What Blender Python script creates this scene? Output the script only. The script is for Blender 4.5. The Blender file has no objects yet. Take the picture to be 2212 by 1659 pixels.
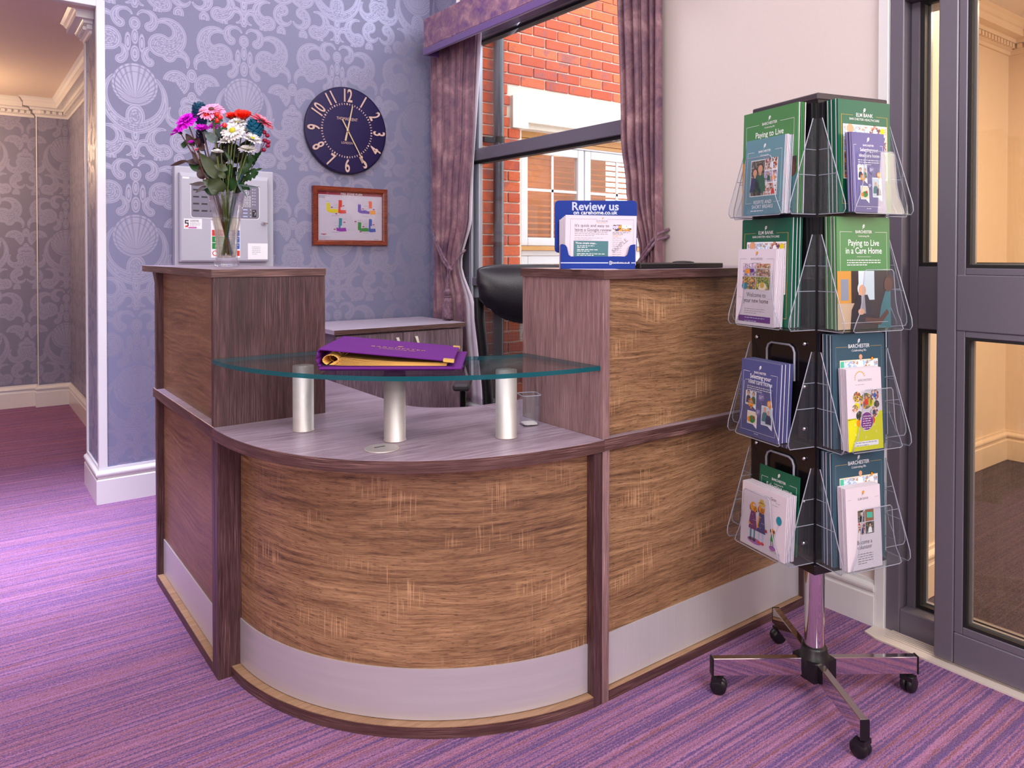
import bpy, bmesh, math, random
from mathutils import Matrix, Vector, Euler
random.seed(7)
R = math.radians
sc = bpy.context.scene
COL = sc.collection

# ------------------------------------------------------------------ camera, world, lights, exposure
CH = 1.22
cam_d = bpy.data.cameras.new('camera'); cam = bpy.data.objects.new('camera', cam_d); COL.objects.link(cam)
cam_d.sensor_width = 36.0; cam_d.lens = 1614.94 / 2212 * 36.0
cam_d.shift_y = -(829.5 - 573.1) / 2212
cam_d.clip_start = 0.02; cam_d.clip_end = 60
cam.matrix_world = (Matrix.Translation((0, 0, CH)) @ Matrix.Rotation(-0.641054, 4, 'Z')
                    @ Matrix.Rotation(math.pi / 2 - 0.0137379, 4, 'X') @ Matrix.Rotation(0.00095, 4, 'Z'))
sc.camera = cam
sc.view_settings.view_transform = 'Standard'
sc.view_settings.look = 'None'
sc.view_settings.gamma = 1.0
sc.view_settings.use_curve_mapping = False
sc.view_settings.exposure = 0.06
try:
    sc.cycles.max_bounces = 10; sc.cycles.transparent_max_bounces = 40
    sc.cycles.transmission_bounces = 10; sc.cycles.glossy_bounces = 5
    sc.cycles.caustics_reflective = False; sc.cycles.caustics_refractive = False
    sc.cycles.sample_clamp_indirect = 6.0
    sc.cycles.use_denoising = True
except Exception:
    pass
w = bpy.data.worlds.new('overcast_sky'); sc.world = w; w.use_nodes = True
bg = w.node_tree.nodes['Background']; bg.inputs[0].default_value = (0.86, 0.93, 1.0, 1); bg.inputs[1].default_value = 4.0


def area(name, loc, target, size, power, col, size_y=None, spread=180):
    d = bpy.data.lights.new(name, 'AREA'); d.energy = power; d.color = col; d.size = size
    if size_y: d.shape = 'RECTANGLE'; d.size_y = size_y
    d.spread = R(spread)
    o = bpy.data.objects.new(name, d); COL.objects.link(o); o.location = loc
    o.rotation_euler = (Vector(target) - Vector(loc)).to_track_quat('-Z', 'Y').to_euler()
    return o


def point(name, loc, power, col, rad=0.08):
    d = bpy.data.lights.new(name, 'POINT'); d.energy = power; d.color = col; d.shadow_soft_size = rad
    o = bpy.data.objects.new(name, d); COL.objects.link(o); o.location = loc
    return o


area('roof_light', (-0.05, 3.25, 3.25), (0.12, 3.62, 0), 0.5, 19, (0.68, 0.72, 1.0), 0.5, 46)
area('roof_light_wide', (0.3, 2.7, 3.25), (0.6, 3.6, 1.2), 0.9, 22, (0.74, 0.78, 1.0), 0.9, 150)
area('clerestory_light', (2.36, 3.35, 2.86), (0.6, 4.1, 2.2), 0.3, 5, (0.80, 0.84, 1.0), 0.9)
area('overhead_fill', (0.3, 0.6, 3.25), (0.5, 0.8, 0), 2.4, 62, (0.96, 0.96, 1.0), 2.0)  # added soft overhead fill; no ceiling fitting is known here
area('left_fill', (-2.2, -0.6, 1.9), (1.2, 2.0, 0.8), 1.8, 56, (1.0, 0.90, 0.86), 1.8)  # added fill from the left; the wall there has no window
area('frontal_fill', (0.9, -1.5, 2.5), (1.2, 1.8, 0.5), 1.8, 86, (0.98, 0.96, 0.96), 1.8)  # added frontal fill behind the camera, brightens the camera-facing desk panels
area('above_desk_light', (1.6, 2.9, 3.22), (1.5, 2.6, 0), 0.7, 16, (0.95, 0.92, 1.0), 0.7)  # unseen area light just under the ceiling, aimed down over the desk
point('corridor_lamp', (-0.35, 6.4, 2.0), 40, (1.0, 0.66, 0.36), 0.06)
area('corridor_ceiling_lamp', (-0.3, 5.2, 2.46), (-0.3, 5.2, 0), 0.5, 34, (1.0, 0.78, 0.72), 0.5)
area('vestibule_lamp', (3.7, 0.75, 2.42), (3.7, 0.75, 0), 0.6, 40, (1.0, 0.89, 0.74), 0.6)
area('vestibule_daylight', (4.2, -1.4, 1.9), (3.6, 1.6, 1.6), 1.2, 60, (1.0, 0.90, 0.82), 1.2)


# ------------------------------------------------------------------ materials
def lin(c):
    def f(x):
        x /= 255.0
        return x / 12.92 if x <= 0.04045 else ((x + 0.055) / 1.055) ** 2.4
    return (f(c[0]), f(c[1]), f(c[2]), 1.0)


class NB:
    """small node builder with math on sockets"""
    def __init__(s, name):
        s.m = bpy.data.materials.new(name); s.m.use_nodes = True
        s.t = s.m.node_tree; s.n = s.t.nodes; s.b = s.n['Principled BSDF']; s.out = s.n['Material Output']

    def node(s, typ, **kw):
        n = s.n.new(typ)
        for k, v in kw.items(): setattr(n, k, v)
        return n

    def link(s, a, b): s.t.links.new(a, b)

    def put(s, sock, v):
        if hasattr(v, 'is_linked'): s.link(v, sock)
        else: sock.default_value = v

    def m1(s, op, a, b=None, c=None, clamp=False):
        n = s.node('ShaderNodeMath', operation=op, use_clamp=clamp); s.put(n.inputs[0], a)
        if b is not None: s.put(n.inputs[1], b)
        if c is not None: s.put(n.inputs[2], c)
        return n.outputs[0]

    def add(s, a, b): return s.m1('ADD', a, b)
    def sub(s, a, b): return s.m1('SUBTRACT', a, b)
    def mul(s, a, b): return s.m1('MULTIPLY', a, b)
    def mn(s, a, b): return s.m1('MINIMUM', a, b)
    def mx(s, a, b): return s.m1('MAXIMUM', a, b)
    def ab(s, a): return s.m1('ABSOLUTE', a)

    def rng(s, v, a, b, c=0.0, d=1.0, smooth=False):
        n = s.node('ShaderNodeMapRange'); n.interpolation_type = 'SMOOTHSTEP' if smooth else 'LINEAR'
        s.put(n.inputs[0], v)
        for i, x in enumerate((a, b, c, d)): n.inputs[i + 1].default_value = x
        return n.outputs[0]

    def coord(s, which='Object'):
        return s.node('ShaderNodeTexCoord').outputs[which]

    def sep(s, v):
        n = s.node('ShaderNodeSeparateXYZ'); s.put(n.inputs[0], v); return n.outputs

    def comb(s, x=0.0, y=0.0, z=0.0):
        n = s.node('ShaderNodeCombineXYZ')
        for i, a in enumerate((x, y, z)): s.put(n.inputs[i], a)
        return n.outputs[0]

    def mapv(s, v, scale=(1, 1, 1), loc=(0, 0, 0), rot=(0, 0, 0)):
        n = s.node('ShaderNodeMapping'); s.put(n.inputs[0], v)
        n.inputs['Scale'].default_value = scale; n.inputs['Location'].default_value = loc; n.inputs['Rotation'].default_value = rot
        return n.outputs[0]

    def noise(s, v, scale=5.0, detail=2.0, rough=0.5, dist=0.0, out='Fac'):
        n = s.node('ShaderNodeTexNoise')
        if v is not None: s.put(n.inputs['Vector'], v)
        n.inputs['Scale'].default_value = scale; n.inputs['Detail'].default_value = detail
        n.inputs['Roughness'].default_value = rough; n.inputs['Distortion'].default_value = dist
        return n.outputs[out]

    def ramp(s, v, stops, interp='LINEAR'):
        n = s.node('ShaderNodeValToRGB'); n.color_ramp.interpolation = interp
        e = n.color_ramp.elements
        while len(e) < len(stops): e.new(0.5)
        for i, (p, c) in enumerate(stops): e[i].position = p; e[i].color = lin(c) if len(c) == 3 else c
        s.put(n.inputs[0], v); return n.outputs[0]

    def mix(s, f, a, b, mode='MIX'):
        n = s.node('ShaderNodeMix', data_type='RGBA', blend_type=mode)
        s.put(n.inputs['Factor'], f); s.put(n.inputs[6], a); s.put(n.inputs[7], b)
        return n.outputs[2]

    def bump(s, h, strength=0.2, dist=0.01):
        n = s.node('ShaderNodeBump'); n.inputs['Strength'].default_value = strength; n.inputs['Distance'].default_value = dist
        s.put(n.inputs['Height'], h); s.link(n.outputs[0], s.b.inputs['Normal'])

    def set(s, **kw):
        for k, v in kw.items(): s.put(s.b.inputs[k.replace('_', ' ')], v)
        return s


MAT = {}


def pm(name, col, rough=0.5, metal=0.0, var=0.08, scale=30.0, bump=0.0, spec=0.5, coat=0.0, sheen=0.0, stretch=(1, 1, 1)):
    """plain surface with procedural mottling"""
    if name in MAT: return MAT[name]
    b = NB(name); c = lin(col)
    v = b.mapv(b.coord(), stretch)
    n = b.noise(v, scale, 3.0)
    lo = tuple(x * (1 - var) for x in c[:3]) + (1,); hi = tuple(min(1, x * (1 + var)) for x in c[:3]) + (1,)
    b.put(b.b.inputs['Base Color'], b.mix(n, lo, hi))
    b.set(Roughness=rough, Metallic=metal)
    b.b.inputs['Specular IOR Level'].default_value = spec
    b.b.inputs['Coat Weight'].default_value = coat
    b.b.inputs['Sheen Weight'].default_value = sheen
    if bump: b.bump(n, bump, 0.004)
    MAT[name] = b.m
    return b.m


def glassy(name, tint=(255, 255, 255), refl=1.0, rough=0.0, base_alpha=0.0, ior=1.5, diffuse=None):
    """thin clear sheet: see-through with fresnel reflection"""
    if name in MAT: return MAT[name]
    b = NB(name); b.n.remove(b.b)
    tr = b.node('ShaderNodeBsdfTransparent')
    n = b.noise(b.coord(), 3.0, 1.0)
    t = lin(tint)
    b.put(tr.inputs[0], b.mix(n, t, tuple(x * .985 for x in t[:3]) + (1,)))
    gl = b.node('ShaderNodeBsdfGlossy'); gl.inputs['Roughness'].default_value = rough
    ge = b.node('ShaderNodeNewGeometry'); dt = b.node('ShaderNodeVectorMath', operation='DOT_PRODUCT')
    b.link(ge.outputs['Normal'], dt.inputs[0]); b.link(ge.outputs['Incoming'], dt.inputs[1])
    g5 = b.m1('POWER', b.sub(1.0, b.m1('MINIMUM', b.ab(dt.outputs['Value']), 1.0)), 5.0)
    r0 = ((ior - 1) / (ior + 1)) ** 2
    f = b.m1('MULTIPLY', b.add(r0, b.mul(g5, 1 - r0)), refl, clamp=True)
    mx = b.node('ShaderNodeMixShader'); b.link(f, mx.inputs[0]); b.link(tr.outputs[0], mx.inputs[1]); b.link(gl.outputs[0], mx.inputs[2])
    last = mx.outputs[0]
    if base_alpha:
        df = b.node('ShaderNodeBsdfPrincipled'); df.inputs['Base Color'].default_value = lin(diffuse or tint); df.inputs['Roughness'].default_value = 0.15
        m2 = b.node('ShaderNodeMixShader'); m2.inputs[0].default_value = base_alpha
        b.link(last, m2.inputs[1]); b.link(df.outputs[0], m2.inputs[2]); last = m2.outputs[0]
    b.link(last, b.out.inputs[0]); MAT[name] = b.m
    return b.m


def wood(name, dark, mid, light, vertical=False, ring=1.0, saw=0.0, contrast=1.0, rough=0.42, fleck=0.0, pores=0.0):
    if name in MAT: return MAT[name]
    b = NB(name)
    uv = b.coord('UV'); s = b.sep(uv)
    u, v = (s[1], s[0]) if vertical else (s[0], s[1])
    oi = b.node('ShaderNodeObjectInfo').outputs['Random']
    u = b.add(u, b.mul(oi, 7.3))
    p = b.comb(u, v, b.mul(oi, 3.0))
    warp = b.noise(b.mapv(p, (1.1, 2.6, 1)), 1.3, 2.0, 0.5)
    v2 = b.add(v, b.mul(b.sub(warp, 0.5), 0.12 * ring))
    q = b.comb(u, v2, 0.0)
    big = b.noise(b.mapv(q, (0.6, 7.5, 1)), 1.3, 5.0, 0.62)
    rings = b.m1('SINE', b.mul(v2, 330.0))
    ringmask = b.rng(b.noise(b.mapv(q, (1.6, 7, 1)), 1.6, 2.0), 0.50, 0.66, 0, 1, True)
    fine = b.noise(b.mapv(q, (16, 330, 1)), 1.0, 3.0, 0.65)
    mid_n = b.noise(b.mapv(q, (5, 85, 1)), 1.0, 4.0, 0.65)
    broad = b.noise(b.mapv(q, (0.9, 3.2, 1)), 1.5, 3.0, 0.5)
    val = b.add(b.add(b.add(b.mul(big, 0.42 * contrast), b.mul(broad, 0.30 * contrast)), b.mul(fine, 0.46)), b.mul(mid_n, 0.48))
    val = b.add(val, b.mul(b.mul(rings, ringmask), 0.06 * ring))
    c0 = 0.36 * contrast + 0.47
    val = b.rng(val, c0 - 0.21, c0 + 0.19, 0, 1)
    col = b.ramp(val, [(0.0, dark), (0.5, mid), (1.0, light)])
    if pores:
        st = b.noise(b.mapv(q, (38, 430, 1)), 1.0, 1.0, 0.5)
        col = b.mix(b.rng(st, 0.60, 0.70, 0, pores, True), col, lin(tuple(int(x * .72) for x in dark)))
    if saw:
        st = b.noise(b.mapv(b.comb(u, v, 0.0), (230, 7, 1)), 1.0, 1.0)
        pt = b.noise(b.mapv(b.comb(u, v, 0.0), (5.5, 9.0, 1)), 1.0, 2.0)
        f = b.mul(b.rng(st, 0.54, 0.64, 0, 1, True), b.rng(pt, 0.52, 0.68, 0, saw, True))
        col = b.mix(f, col, lin(tuple(min(255, int(x * 1.22 + 8)) for x in light)))
    if fleck:
        st = b.noise(b.mapv(b.comb(u, v, 0.0), (7, 800, 1)), 1.0, 1.0, 0.5)
        pt = b.noise(b.mapv(b.comb(u, v, 0.0), (2, 22, 1)), 1.0, 2.0)
        f = b.mul(b.rng(st, 0.55, 0.66, 0, 1, True), b.rng(pt, 0.40, 0.62, 0.15, fleck, True))
        col = b.mix(f, col, lin(tuple(min(255, int(x * 1.45 + 20)) for x in light)))
    b.put(b.b.inputs['Base Color'], col)
    b.set(Roughness=b.rng(fine, 0.2, 0.8, rough - 0.06, rough + 0.1))
    b.bump(b.add(b.mul(fine, 0.6), mid_n), 0.10, 0.002)
    MAT[name] = b.m
    return b.m


def wallpaper(name, ground, ink, ink_rough=0.42, ink_metal=0.40):
    """damask paper: mirrored paisley motif drawn with distance fields in the shader"""
    b = NB(name)
    g = b.node('ShaderNodeNewGeometry')
    pos = b.sep(b.coord()); nrm = b.sep(g.outputs['Normal'])
    side = b.m1('GREATER_THAN', b.ab(nrm[0]), 0.7)
    hx = b.add(b.mul(b.sub(1.0, side), pos[0]), b.mul(side, pos[1]))
    W, P = 0.5365, 0.755
    u = b.m1('DIVIDE', b.sub(hx, 0.731), W)
    u = b.ab(b.mul(b.sub(b.m1('FRACT', b.add(u, 0.5)), 0.5), W))
    v = b.m1('DIVIDE', b.sub(pos[2], 0.565), P)
    v = b.mul(b.sub(b.m1('FRACT', b.add(v, 0.5)), 0.5), P)

    def ln(x, y): return b.m1('SQRT', b.add(b.mul(x, x), b.mul(y, y)))

    def circ(cx, cy, r, sy=1.0): return b.sub(ln(b.sub(u, cx), b.mul(b.sub(v, cy), sy)), r)

    def arc(cx, cy, r, a0, sw, w0, w1):
        x, y = b.sub(u, cx), b.sub(v, cy)
        a = b.m1('ARCTAN2', y, x)
        a = b.sub(a, a0) if sw > 0 else b.sub(a0, a)
        a = b.m1('FLOORED_MODULO', a, 2 * math.pi)
        t = b.m1('DIVIDE', a, abs(sw))
        wv = b.add(w0, b.mul(t, w1 - w0))
        d = b.sub(b.ab(b.sub(ln(x, y), r)), wv)
        return b.add(d, b.mul(b.m1('GREATER_THAN', t, 1.0), 0.2))

    pi = math.pi
    def comma(cx, cy, r, a0, sw, w0, w1=0.004):
        return b.mn(arc(cx, cy, r, a0, sw, w0, w1), circ(cx + r * math.cos(a0), cy + r * math.sin(a0), w0))
    sh = [comma(0.142, 0.272, 0.066, -0.62 * pi, 1.45 * pi, 0.058),            # big curled paisley
          comma(0.050, 0.330, 0.040, -0.35 * pi, 1.25 * pi, 0.024),
          comma(0.200, 0.135, 0.050, 0.80 * pi, -0.95 * pi, 0.034),            # s scroll
          comma(0.085, 0.150, 0.040, 1.35 * pi, -1.0 * pi, 0.022),
          circ(0.0, 0.300, 0.026, 0.8), circ(0.0, 0.235, 0.016, 0.42), circ(0.032, 0.205, 0.014, 0.30), circ(0.0, 0.150, 0.020, 0.5),
          arc(0.190, 0.030, 0.034, -0.30 * pi, 1.25 * pi, 0.034, 0.028),       # side fan
          circ(0.2680, 0.075, 0.024, 0.7), circ(0.268, -0.040, 0.022, 0.7),
          comma(0.200, -0.135, 0.050, 0.10 * pi, -1.35 * pi, 0.044),           # lower paisley
          comma(0.245, -0.075, 0.022, 0.5 * pi, 1.2 * pi, 0.016),
          circ(0.0, -0.165, 0.044, 0.70), circ(0.0, -0.255, 0.018, 0.42),
          arc(-0.012, -0.070, 0.150, 0.24 * pi, -0.78 * pi, 0.006, 0.036),     # plume round the fan
          comma(0.125, -0.275, 0.058, 1.55 * pi, -1.15 * pi, 0.040),
          comma(0.225, -0.280, 0.040, 0.6 * pi, 1.3 * pi, 0.034),
          comma(0.042, -0.325, 0.034, 0.2 * pi, 1.3 * pi, 0.022),
          circ(0.0, -0.345, 0.018, 0.5), circ(0.205, -0.365, 0.026, 0.8), circ(0.105, -0.372, 0.020, 0.7)]
    d = sh[0]
    for k in sh[1:]: d = b.mn(d, k)
    fan = circ(0.0, -0.006, 0.104, 0.98)
    ang = b.m1('ARCTAN2', u, b.add(v, 0.085))
    ribs = b.m1('SINE', b.mul(ang, 38.0))
    inside = b.rng(d, -0.0012, 0.0012, 1, 0)
    cl = b.m1('FRACT', b.m1('DIVIDE', d, 0.0105))
    lines = b.rng(b.ab(b.sub(cl, 0.45)), 0.06, 0.13, 1, 0)
    beads = b.rng(b.noise(b.comb(hx, pos[2], 0.0), 95, 1.0), 0.50, 0.58, 0, 1)
    lace = b.mul(beads, b.rng(d, -0.0165, -0.0150, 1, 0))
    ink_f = b.mul(inside, b.sub(1.0, b.mx(lines, b.mul(lace, 0.6))))
    fan_f = b.mul(b.rng(fan, -0.001, 0.001, 1, 0), b.rng(ribs, -0.6, 0.1, 0.45, 1))
    fan_f = b.mul(fan_f, b.sub(1.0, b.mx(b.rng(b.ab(b.add(fan, 0.012)), 0.001, 0.0025, 1, 0), b.rng(b.ab(b.add(fan, 0.040)), 0.001, 0.0022, 0.7, 0))))
    ink_f = b.mx(ink_f, b.mul(fan_f, b.rng(d, -0.001, 0.001, 0.75, 1)))
    weave = b.noise(b.mapv(b.comb(hx, pos[2], 0.0), (600, 90, 1)), 1.0, 1.0)
    gcol = b.mix(weave, lin(tuple(int(x * .96) for x in ground)), lin(tuple(min(255, int(x * 1.04)) for x in ground)))
    b.put(b.b.inputs['Base Color'], b.mix(ink_f, gcol, lin(ink)))
    b.set(Metallic=b.mul(ink_f, ink_metal), Roughness=b.rng(ink_f, 0, 1, 0.55, ink_rough))
    b.bump(ink_f, 0.12, 0.0006)
    MAT[name] = b.m
    return b.m


def carpet(name, cols, axis=1, freq=105.0, ribs=False):
    b = NB(name); s = b.sep(b.coord())
    along, across = (s[0], s[1]) if axis == 1 else (s[1], s[0])
    jit = b.mul(b.sub(b.noise(b.coord(), 110.0, 3.0, 0.8), 0.5), 0.020)
    a2 = b.add(across, jit)
    n1 = b.noise(b.comb(b.mul(along, 0.30), b.mul(a2, freq), 0.0), 1.0, 0.0, 0.5)
    n2 = b.noise(b.comb(b.mul(along, 5.0), b.mul(a2, freq * 2.1), 4.0), 1.0, 2.0, 0.6)
    val = b.add(b.mul(n1, 0.80), b.mul(n2, 0.20))
    val = b.rng(val, 0.30, 0.70, 0, 1)
    col = b.ramp(val, cols)
    pile = b.noise(b.mapv(b.coord(), (1, 1.6, 1)), 210.0, 3.0, 0.85)
    col = b.mix(b.rng(pile, 0.34, 0.62, 0, 1), b.mix(0.58, col, (0.03, 0.004, 0.06, 1)), b.mix(0.16, col, (1, .88, 1, 1)))
    b.put(b.b.inputs['Base Color'], col)
    b.set(Roughness=0.95); b.b.inputs['Specular IOR Level'].default_value = 0.12
    b.b.inputs['Sheen Weight'].default_value = 0.06
    b.bump(pile, 0.8, 0.008)
    MAT[name] = b.m
    return b.m


def fabric(name, c0, c1, c2, scale=7.0, sheen=0.5, rough=0.55):
    b = NB(name); v = b.coord()
    n = b.noise(v, scale, 5.0, 0.65, 0.6)
    n2 = b.noise(b.mapv(v, (260, 260, 60)), 1.0, 1.0)
    col = b.ramp(b.add(b.mul(n, 0.85), b.mul(n2, 0.15)), [(0.34, c0), (0.52, c1), (0.68, c2)])
    b.put(b.b.inputs['Base Color'], col); b.set(Roughness=rough)
    b.b.inputs['Sheen Weight'].default_value = sheen; b.b.inputs['Sheen Roughness'].default_value = 0.35
    b.bump(n2, 0.15, 0.001); MAT[name] = b.m
    return b.m


def photo_mat(name, cols, scale=26.0):
    """blurred little print: patches of colour"""
    if name in MAT: return MAT[name]
    b = NB(name)
    v = b.coord('Object')
    vn = b.node('ShaderNodeTexVoronoi'); vn.inputs['Scale'].default_value = scale * 6; vn.inputs['Randomness'].default_value = 1.0
    wv = b.noise(v, scale * 4, 3.0, 0.6, out='Color')
    va = b.node('ShaderNodeVectorMath', operation='ADD'); b.link(v, va.inputs[0])
    sc2 = b.node('ShaderNodeVectorMath', operation='SCALE'); b.link(wv, sc2.inputs[0]); sc2.inputs['Scale'].default_value = 0.02
    b.link(sc2.outputs[0], va.inputs[1]); b.link(va.outputs[0], vn.inputs['Vector'])
    c = b.sep(vn.outputs['Color'])[0]
    st = [((i + .5) / len(cols), k) for i, k in enumerate(cols)]
    b.put(b.b.inputs['Base Color'], b.ramp(c, st, 'CONSTANT')); b.set(Roughness=0.35)
    MAT[name] = b.m
    return b.m


def brushed(name, col, rough=0.34, along=(1.5, 1.5, 160), metal=0.85):
    if name in MAT: return MAT[name]
    b = NB(name); n = b.noise(b.mapv(b.coord(), along), 1.0, 3.0, 0.7)
    c = lin(col)
    b.put(b.b.inputs['Base Color'], b.mix(n, tuple(x * .86 for x in c[:3]) + (1,), c))
    b.set(Metallic=metal, Roughness=b.rng(n, 0.3, 0.7, rough - .06, rough + .1)); b.bump(n, 0.05, 0.001)
    MAT[name] = b.m
    return b.m


def brick_mat(name):
    b = NB(name); v = b.coord(); oi = b.node('ShaderNodeObjectInfo').outputs['Random']
    pos = b.node('ShaderNodeNewGeometry').outputs['Position']
    sh = b.comb(b.mul(oi, 31.0), b.mul(oi, 17.0), 0.0)
    va = b.node('ShaderNodeVectorMath', operation='ADD'); b.link(pos, va.inputs[0]); b.link(sh, va.inputs[1])
    n = b.noise(va.outputs[0], 9.0, 5.0, 0.6); n2 = b.noise(va.outputs[0], 90.0, 3.0, 0.7)
    base = b.ramp(oi, [(0.0, (196, 84, 50)), (0.4, (212, 98, 58)), (0.75, (226, 116, 70)), (1.0, (188, 78, 56))])
    col = b.mix(b.rng(n, 0.52, 0.66, 0, .75, True), base, lin((150, 92, 92)))
    col = b.mix(b.rng(n2, 0.35, 0.7, .3, 0), col, lin((120, 44, 26)))
    b.put(b.b.inputs['Base Color'], col); b.set(Roughness=0.85); b.bump(n2, 0.5, 0.004); MAT[name] = b.m
    return b.m


# ------------------------------------------------------------------ mesh helpers
WM = {}


class MB:
    def __init__(s): s.v = []; s.f = []; s.m = []; s.uv = []; s.sm = []

    def add(s, vs, fs, mi=0, uvs=None, smooth=False):
        o = len(s.v); s.v += [tuple(p) for p in vs]
        for i, f in enumerate(fs):
            s.f.append([k + o for k in f]); s.m.append(mi); s.uv.append(uvs[i] if uvs else None); s.sm.append(smooth)
        return s

    def box(s, x0, x1, y0, y1, z0, z1, mi=0, mat=None):
        vs = [(x0, y0, z0), (x1, y0, z0), (x1, y1, z0), (x0, y1, z0), (x0, y0, z1), (x1, y0, z1), (x1, y1, z1), (x0, y1, z1)]
        if mat is not None: vs = [tuple(mat @ Vector(p)) for p in vs]
        return s.add(vs, [(3, 2, 1, 0), (4, 5, 6, 7), (0, 1, 5, 4), (1, 2, 6, 5), (2, 3, 7, 6), (3, 0, 4, 7)], mi)

    def prism(s, poly, h0, h1, fn=None, mi=0, side=None, smooth=False):
        """poly in (a,b), extruded along h; fn maps (a,b,h) to xyz"""
        fn = fn or (lambda a, b, h: (a, b, h)); n = len(poly)
        if sum(poly[i][0] * poly[(i + 1) % n][1] - poly[(i + 1) % n][0] * poly[i][1] for i in range(n)) < 0: poly = poly[::-1]
        vs = [fn(a, b, h0) for a, b in poly] + [fn(a, b, h1) for a, b in poly]
        s.add(vs, [list(range(n))[::-1], [n + i for i in range(n)]], mi)
        s.add(vs, [(i, (i + 1) % n, n + (i + 1) % n, n + i) for i in range(n)], mi if side is None else side, smooth=smooth)
        return s

    def lathe(s, prof, c=(0, 0, 0), seg=24, mi=0, caps=True, smooth=True, mat=None, lobes=None):
        vs = []
        for r, z in prof:
            for i in range(seg):
                a = 2 * math.pi * i / seg; k = lobes(a, z) if lobes else 1
                p = Vector((r * k * math.cos(a), r * k * math.sin(a), z))
                vs.append(tuple((mat @ p if mat else p) + Vector(c)))
        fs = []
        for j in range(len(prof) - 1):
            for i in range(seg):
                k = (i + 1) % seg; fs.append((j * seg + i, j * seg + k, (j + 1) * seg + k, (j + 1) * seg + i))
        s.add(vs, fs, mi, smooth=smooth)
        if caps: s.add(vs, [list(range(seg))[::-1], [(len(prof) - 1) * seg + i for i in range(seg)]], mi)
        return s

    def tube(s, pts, r, seg=8, mi=0, closed=False, caps=True, flat=1.0):
        pts = [Vector(p) for p in pts]; n = len(pts); vs = []; fs = []
        up = Vector((0, 0, 1)); prev = None
        for i, p in enumerate(pts):
            a = pts[(i - 1) % n] if closed or i > 0 else p; b_ = pts[(i + 1) % n] if closed or i < n - 1 else p
            d = (b_ - a).normalized()
            if prev is None:
                x = d.cross(up); x = x if x.length > 1e-3 else d.cross(Vector((1, 0, 0)))
            else: x = prev - d * prev.dot(d)
            x.normalize(); prev = x; y = d.cross(x)
            rr = r[i] if isinstance(r, (list, tuple)) else r
            for k in range(seg):
                t = 2 * math.pi * k / seg; vs.append(tuple(p + x * math.cos(t) * rr + y * math.sin(t) * rr * flat))
        m = n if closed else n - 1
        for i in range(m):
            j = (i + 1) % n
            for k in range(seg):
                l = (k + 1) % seg; fs.append((i * seg + k, i * seg + l, j * seg + l, j * seg + k))
        s.add(vs, fs, mi, smooth=True)
        if caps and not closed: s.add(vs, [list(range(seg))[::-1], [(n - 1) * seg + k for k in range(seg)]], mi)
        return s

    def ball(s, c, r, seg=12, rings=8, mi=0, mat=None):
        r = (r, r, r) if not isinstance(r, (tuple, list)) else r
        vs = []; fs = []
        for j in range(rings + 1):
            t = math.pi * j / rings
            for i in range(seg):
                a = 2 * math.pi * i / seg
                p = Vector((r[0] * math.sin(t) * math.cos(a), r[1] * math.sin(t) * math.sin(a), -r[2] * math.cos(t)))
                vs.append(tuple((mat @ p if mat else p) + Vector(c)))
        for j in range(rings):
            for i in range(seg):
                k = (i + 1) % seg; fs.append((j * seg + i, j * seg + k, (j + 1) * seg + k, (j + 1) * seg + i))
        return s.add(vs, fs, mi, smooth=True)

    def grid(s, fn, nu, nv, mi=0, uv=None, smooth=True):
        vs = [fn(i / nu, j / nv) for j in range(nv + 1) for i in range(nu + 1)]; fs = []; us = []
        for j in range(nv):
            for i in range(nu):
                a = j * (nu + 1) + i; fs.append((a, a + 1, a + nu + 2, a + nu + 1))
                if uv: us.append([uv(i / nu, j / nv), uv((i + 1) / nu, j / nv), uv((i + 1) / nu, (j + 1) / nv), uv(i / nu, (j + 1) / nv)])
        return s.add(vs, fs, mi, us if uv else None, smooth)

    def build(s, name, mats, parent=None, bevel=0.0, seg=1, kind=None, label=None, local=False, merge=False, solid=0.0):
        me = bpy.data.meshes.new(name)
        inv = None
        if parent is not None and not local: inv = WM.get(parent.name, Matrix()).inverted()
        vs = [tuple(inv @ Vector(p)) for p in s.v] if inv is not None else s.v
        me.from_pydata(vs, [], s.f)
        mats = mats if isinstance(mats, (list, tuple)) else [mats]
        for m in mats: me.materials.append(m)
        ul = me.uv_layers.new(name='UVMap').data
        me.polygons.foreach_set('material_index', s.m)
        me.polygons.foreach_set('use_smooth', s.sm)
        li = 0
        V = s.v
        for f, u in zip(s.f, s.uv):
            if u is None:
                p0 = Vector(V[f[0]]); nn = (Vector(V[f[1]]) - p0).cross(Vector(V[f[2]]) - p0)
                ax = max(range(3), key=lambda k: abs(nn[k]))
                i, j = ((1, 2), (0, 2), (0, 1))[ax]
                for k in f: ul[li].uv = (V[k][i], V[k][j]); li += 1
            else:
                for c in u: ul[li].uv = c; li += 1
        if merge:
            bm = bmesh.new(); bm.from_mesh(me); bmesh.ops.remove_doubles(bm, verts=bm.verts, dist=1e-5); bm.to_mesh(me); bm.free()
        me.validate(); me.update()
        o = bpy.data.objects.new(name, me); COL.objects.link(o)
        if parent is not None:
            o.parent = parent; WM[o.name] = WM.get(parent.name, Matrix())
        if solid:
            md = o.modifiers.new('solid', 'SOLIDIFY'); md.thickness = solid; md.offset = 0
        if bevel:
            md = o.modifiers.new('bevel', 'BEVEL'); md.width = bevel; md.segments = seg; md.limit_method = 'ANGLE'; md.angle_limit = R(40)
            md.harden_normals = False
        if kind: o['kind'] = kind
        if label: o['label'] = label
        return o


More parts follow.
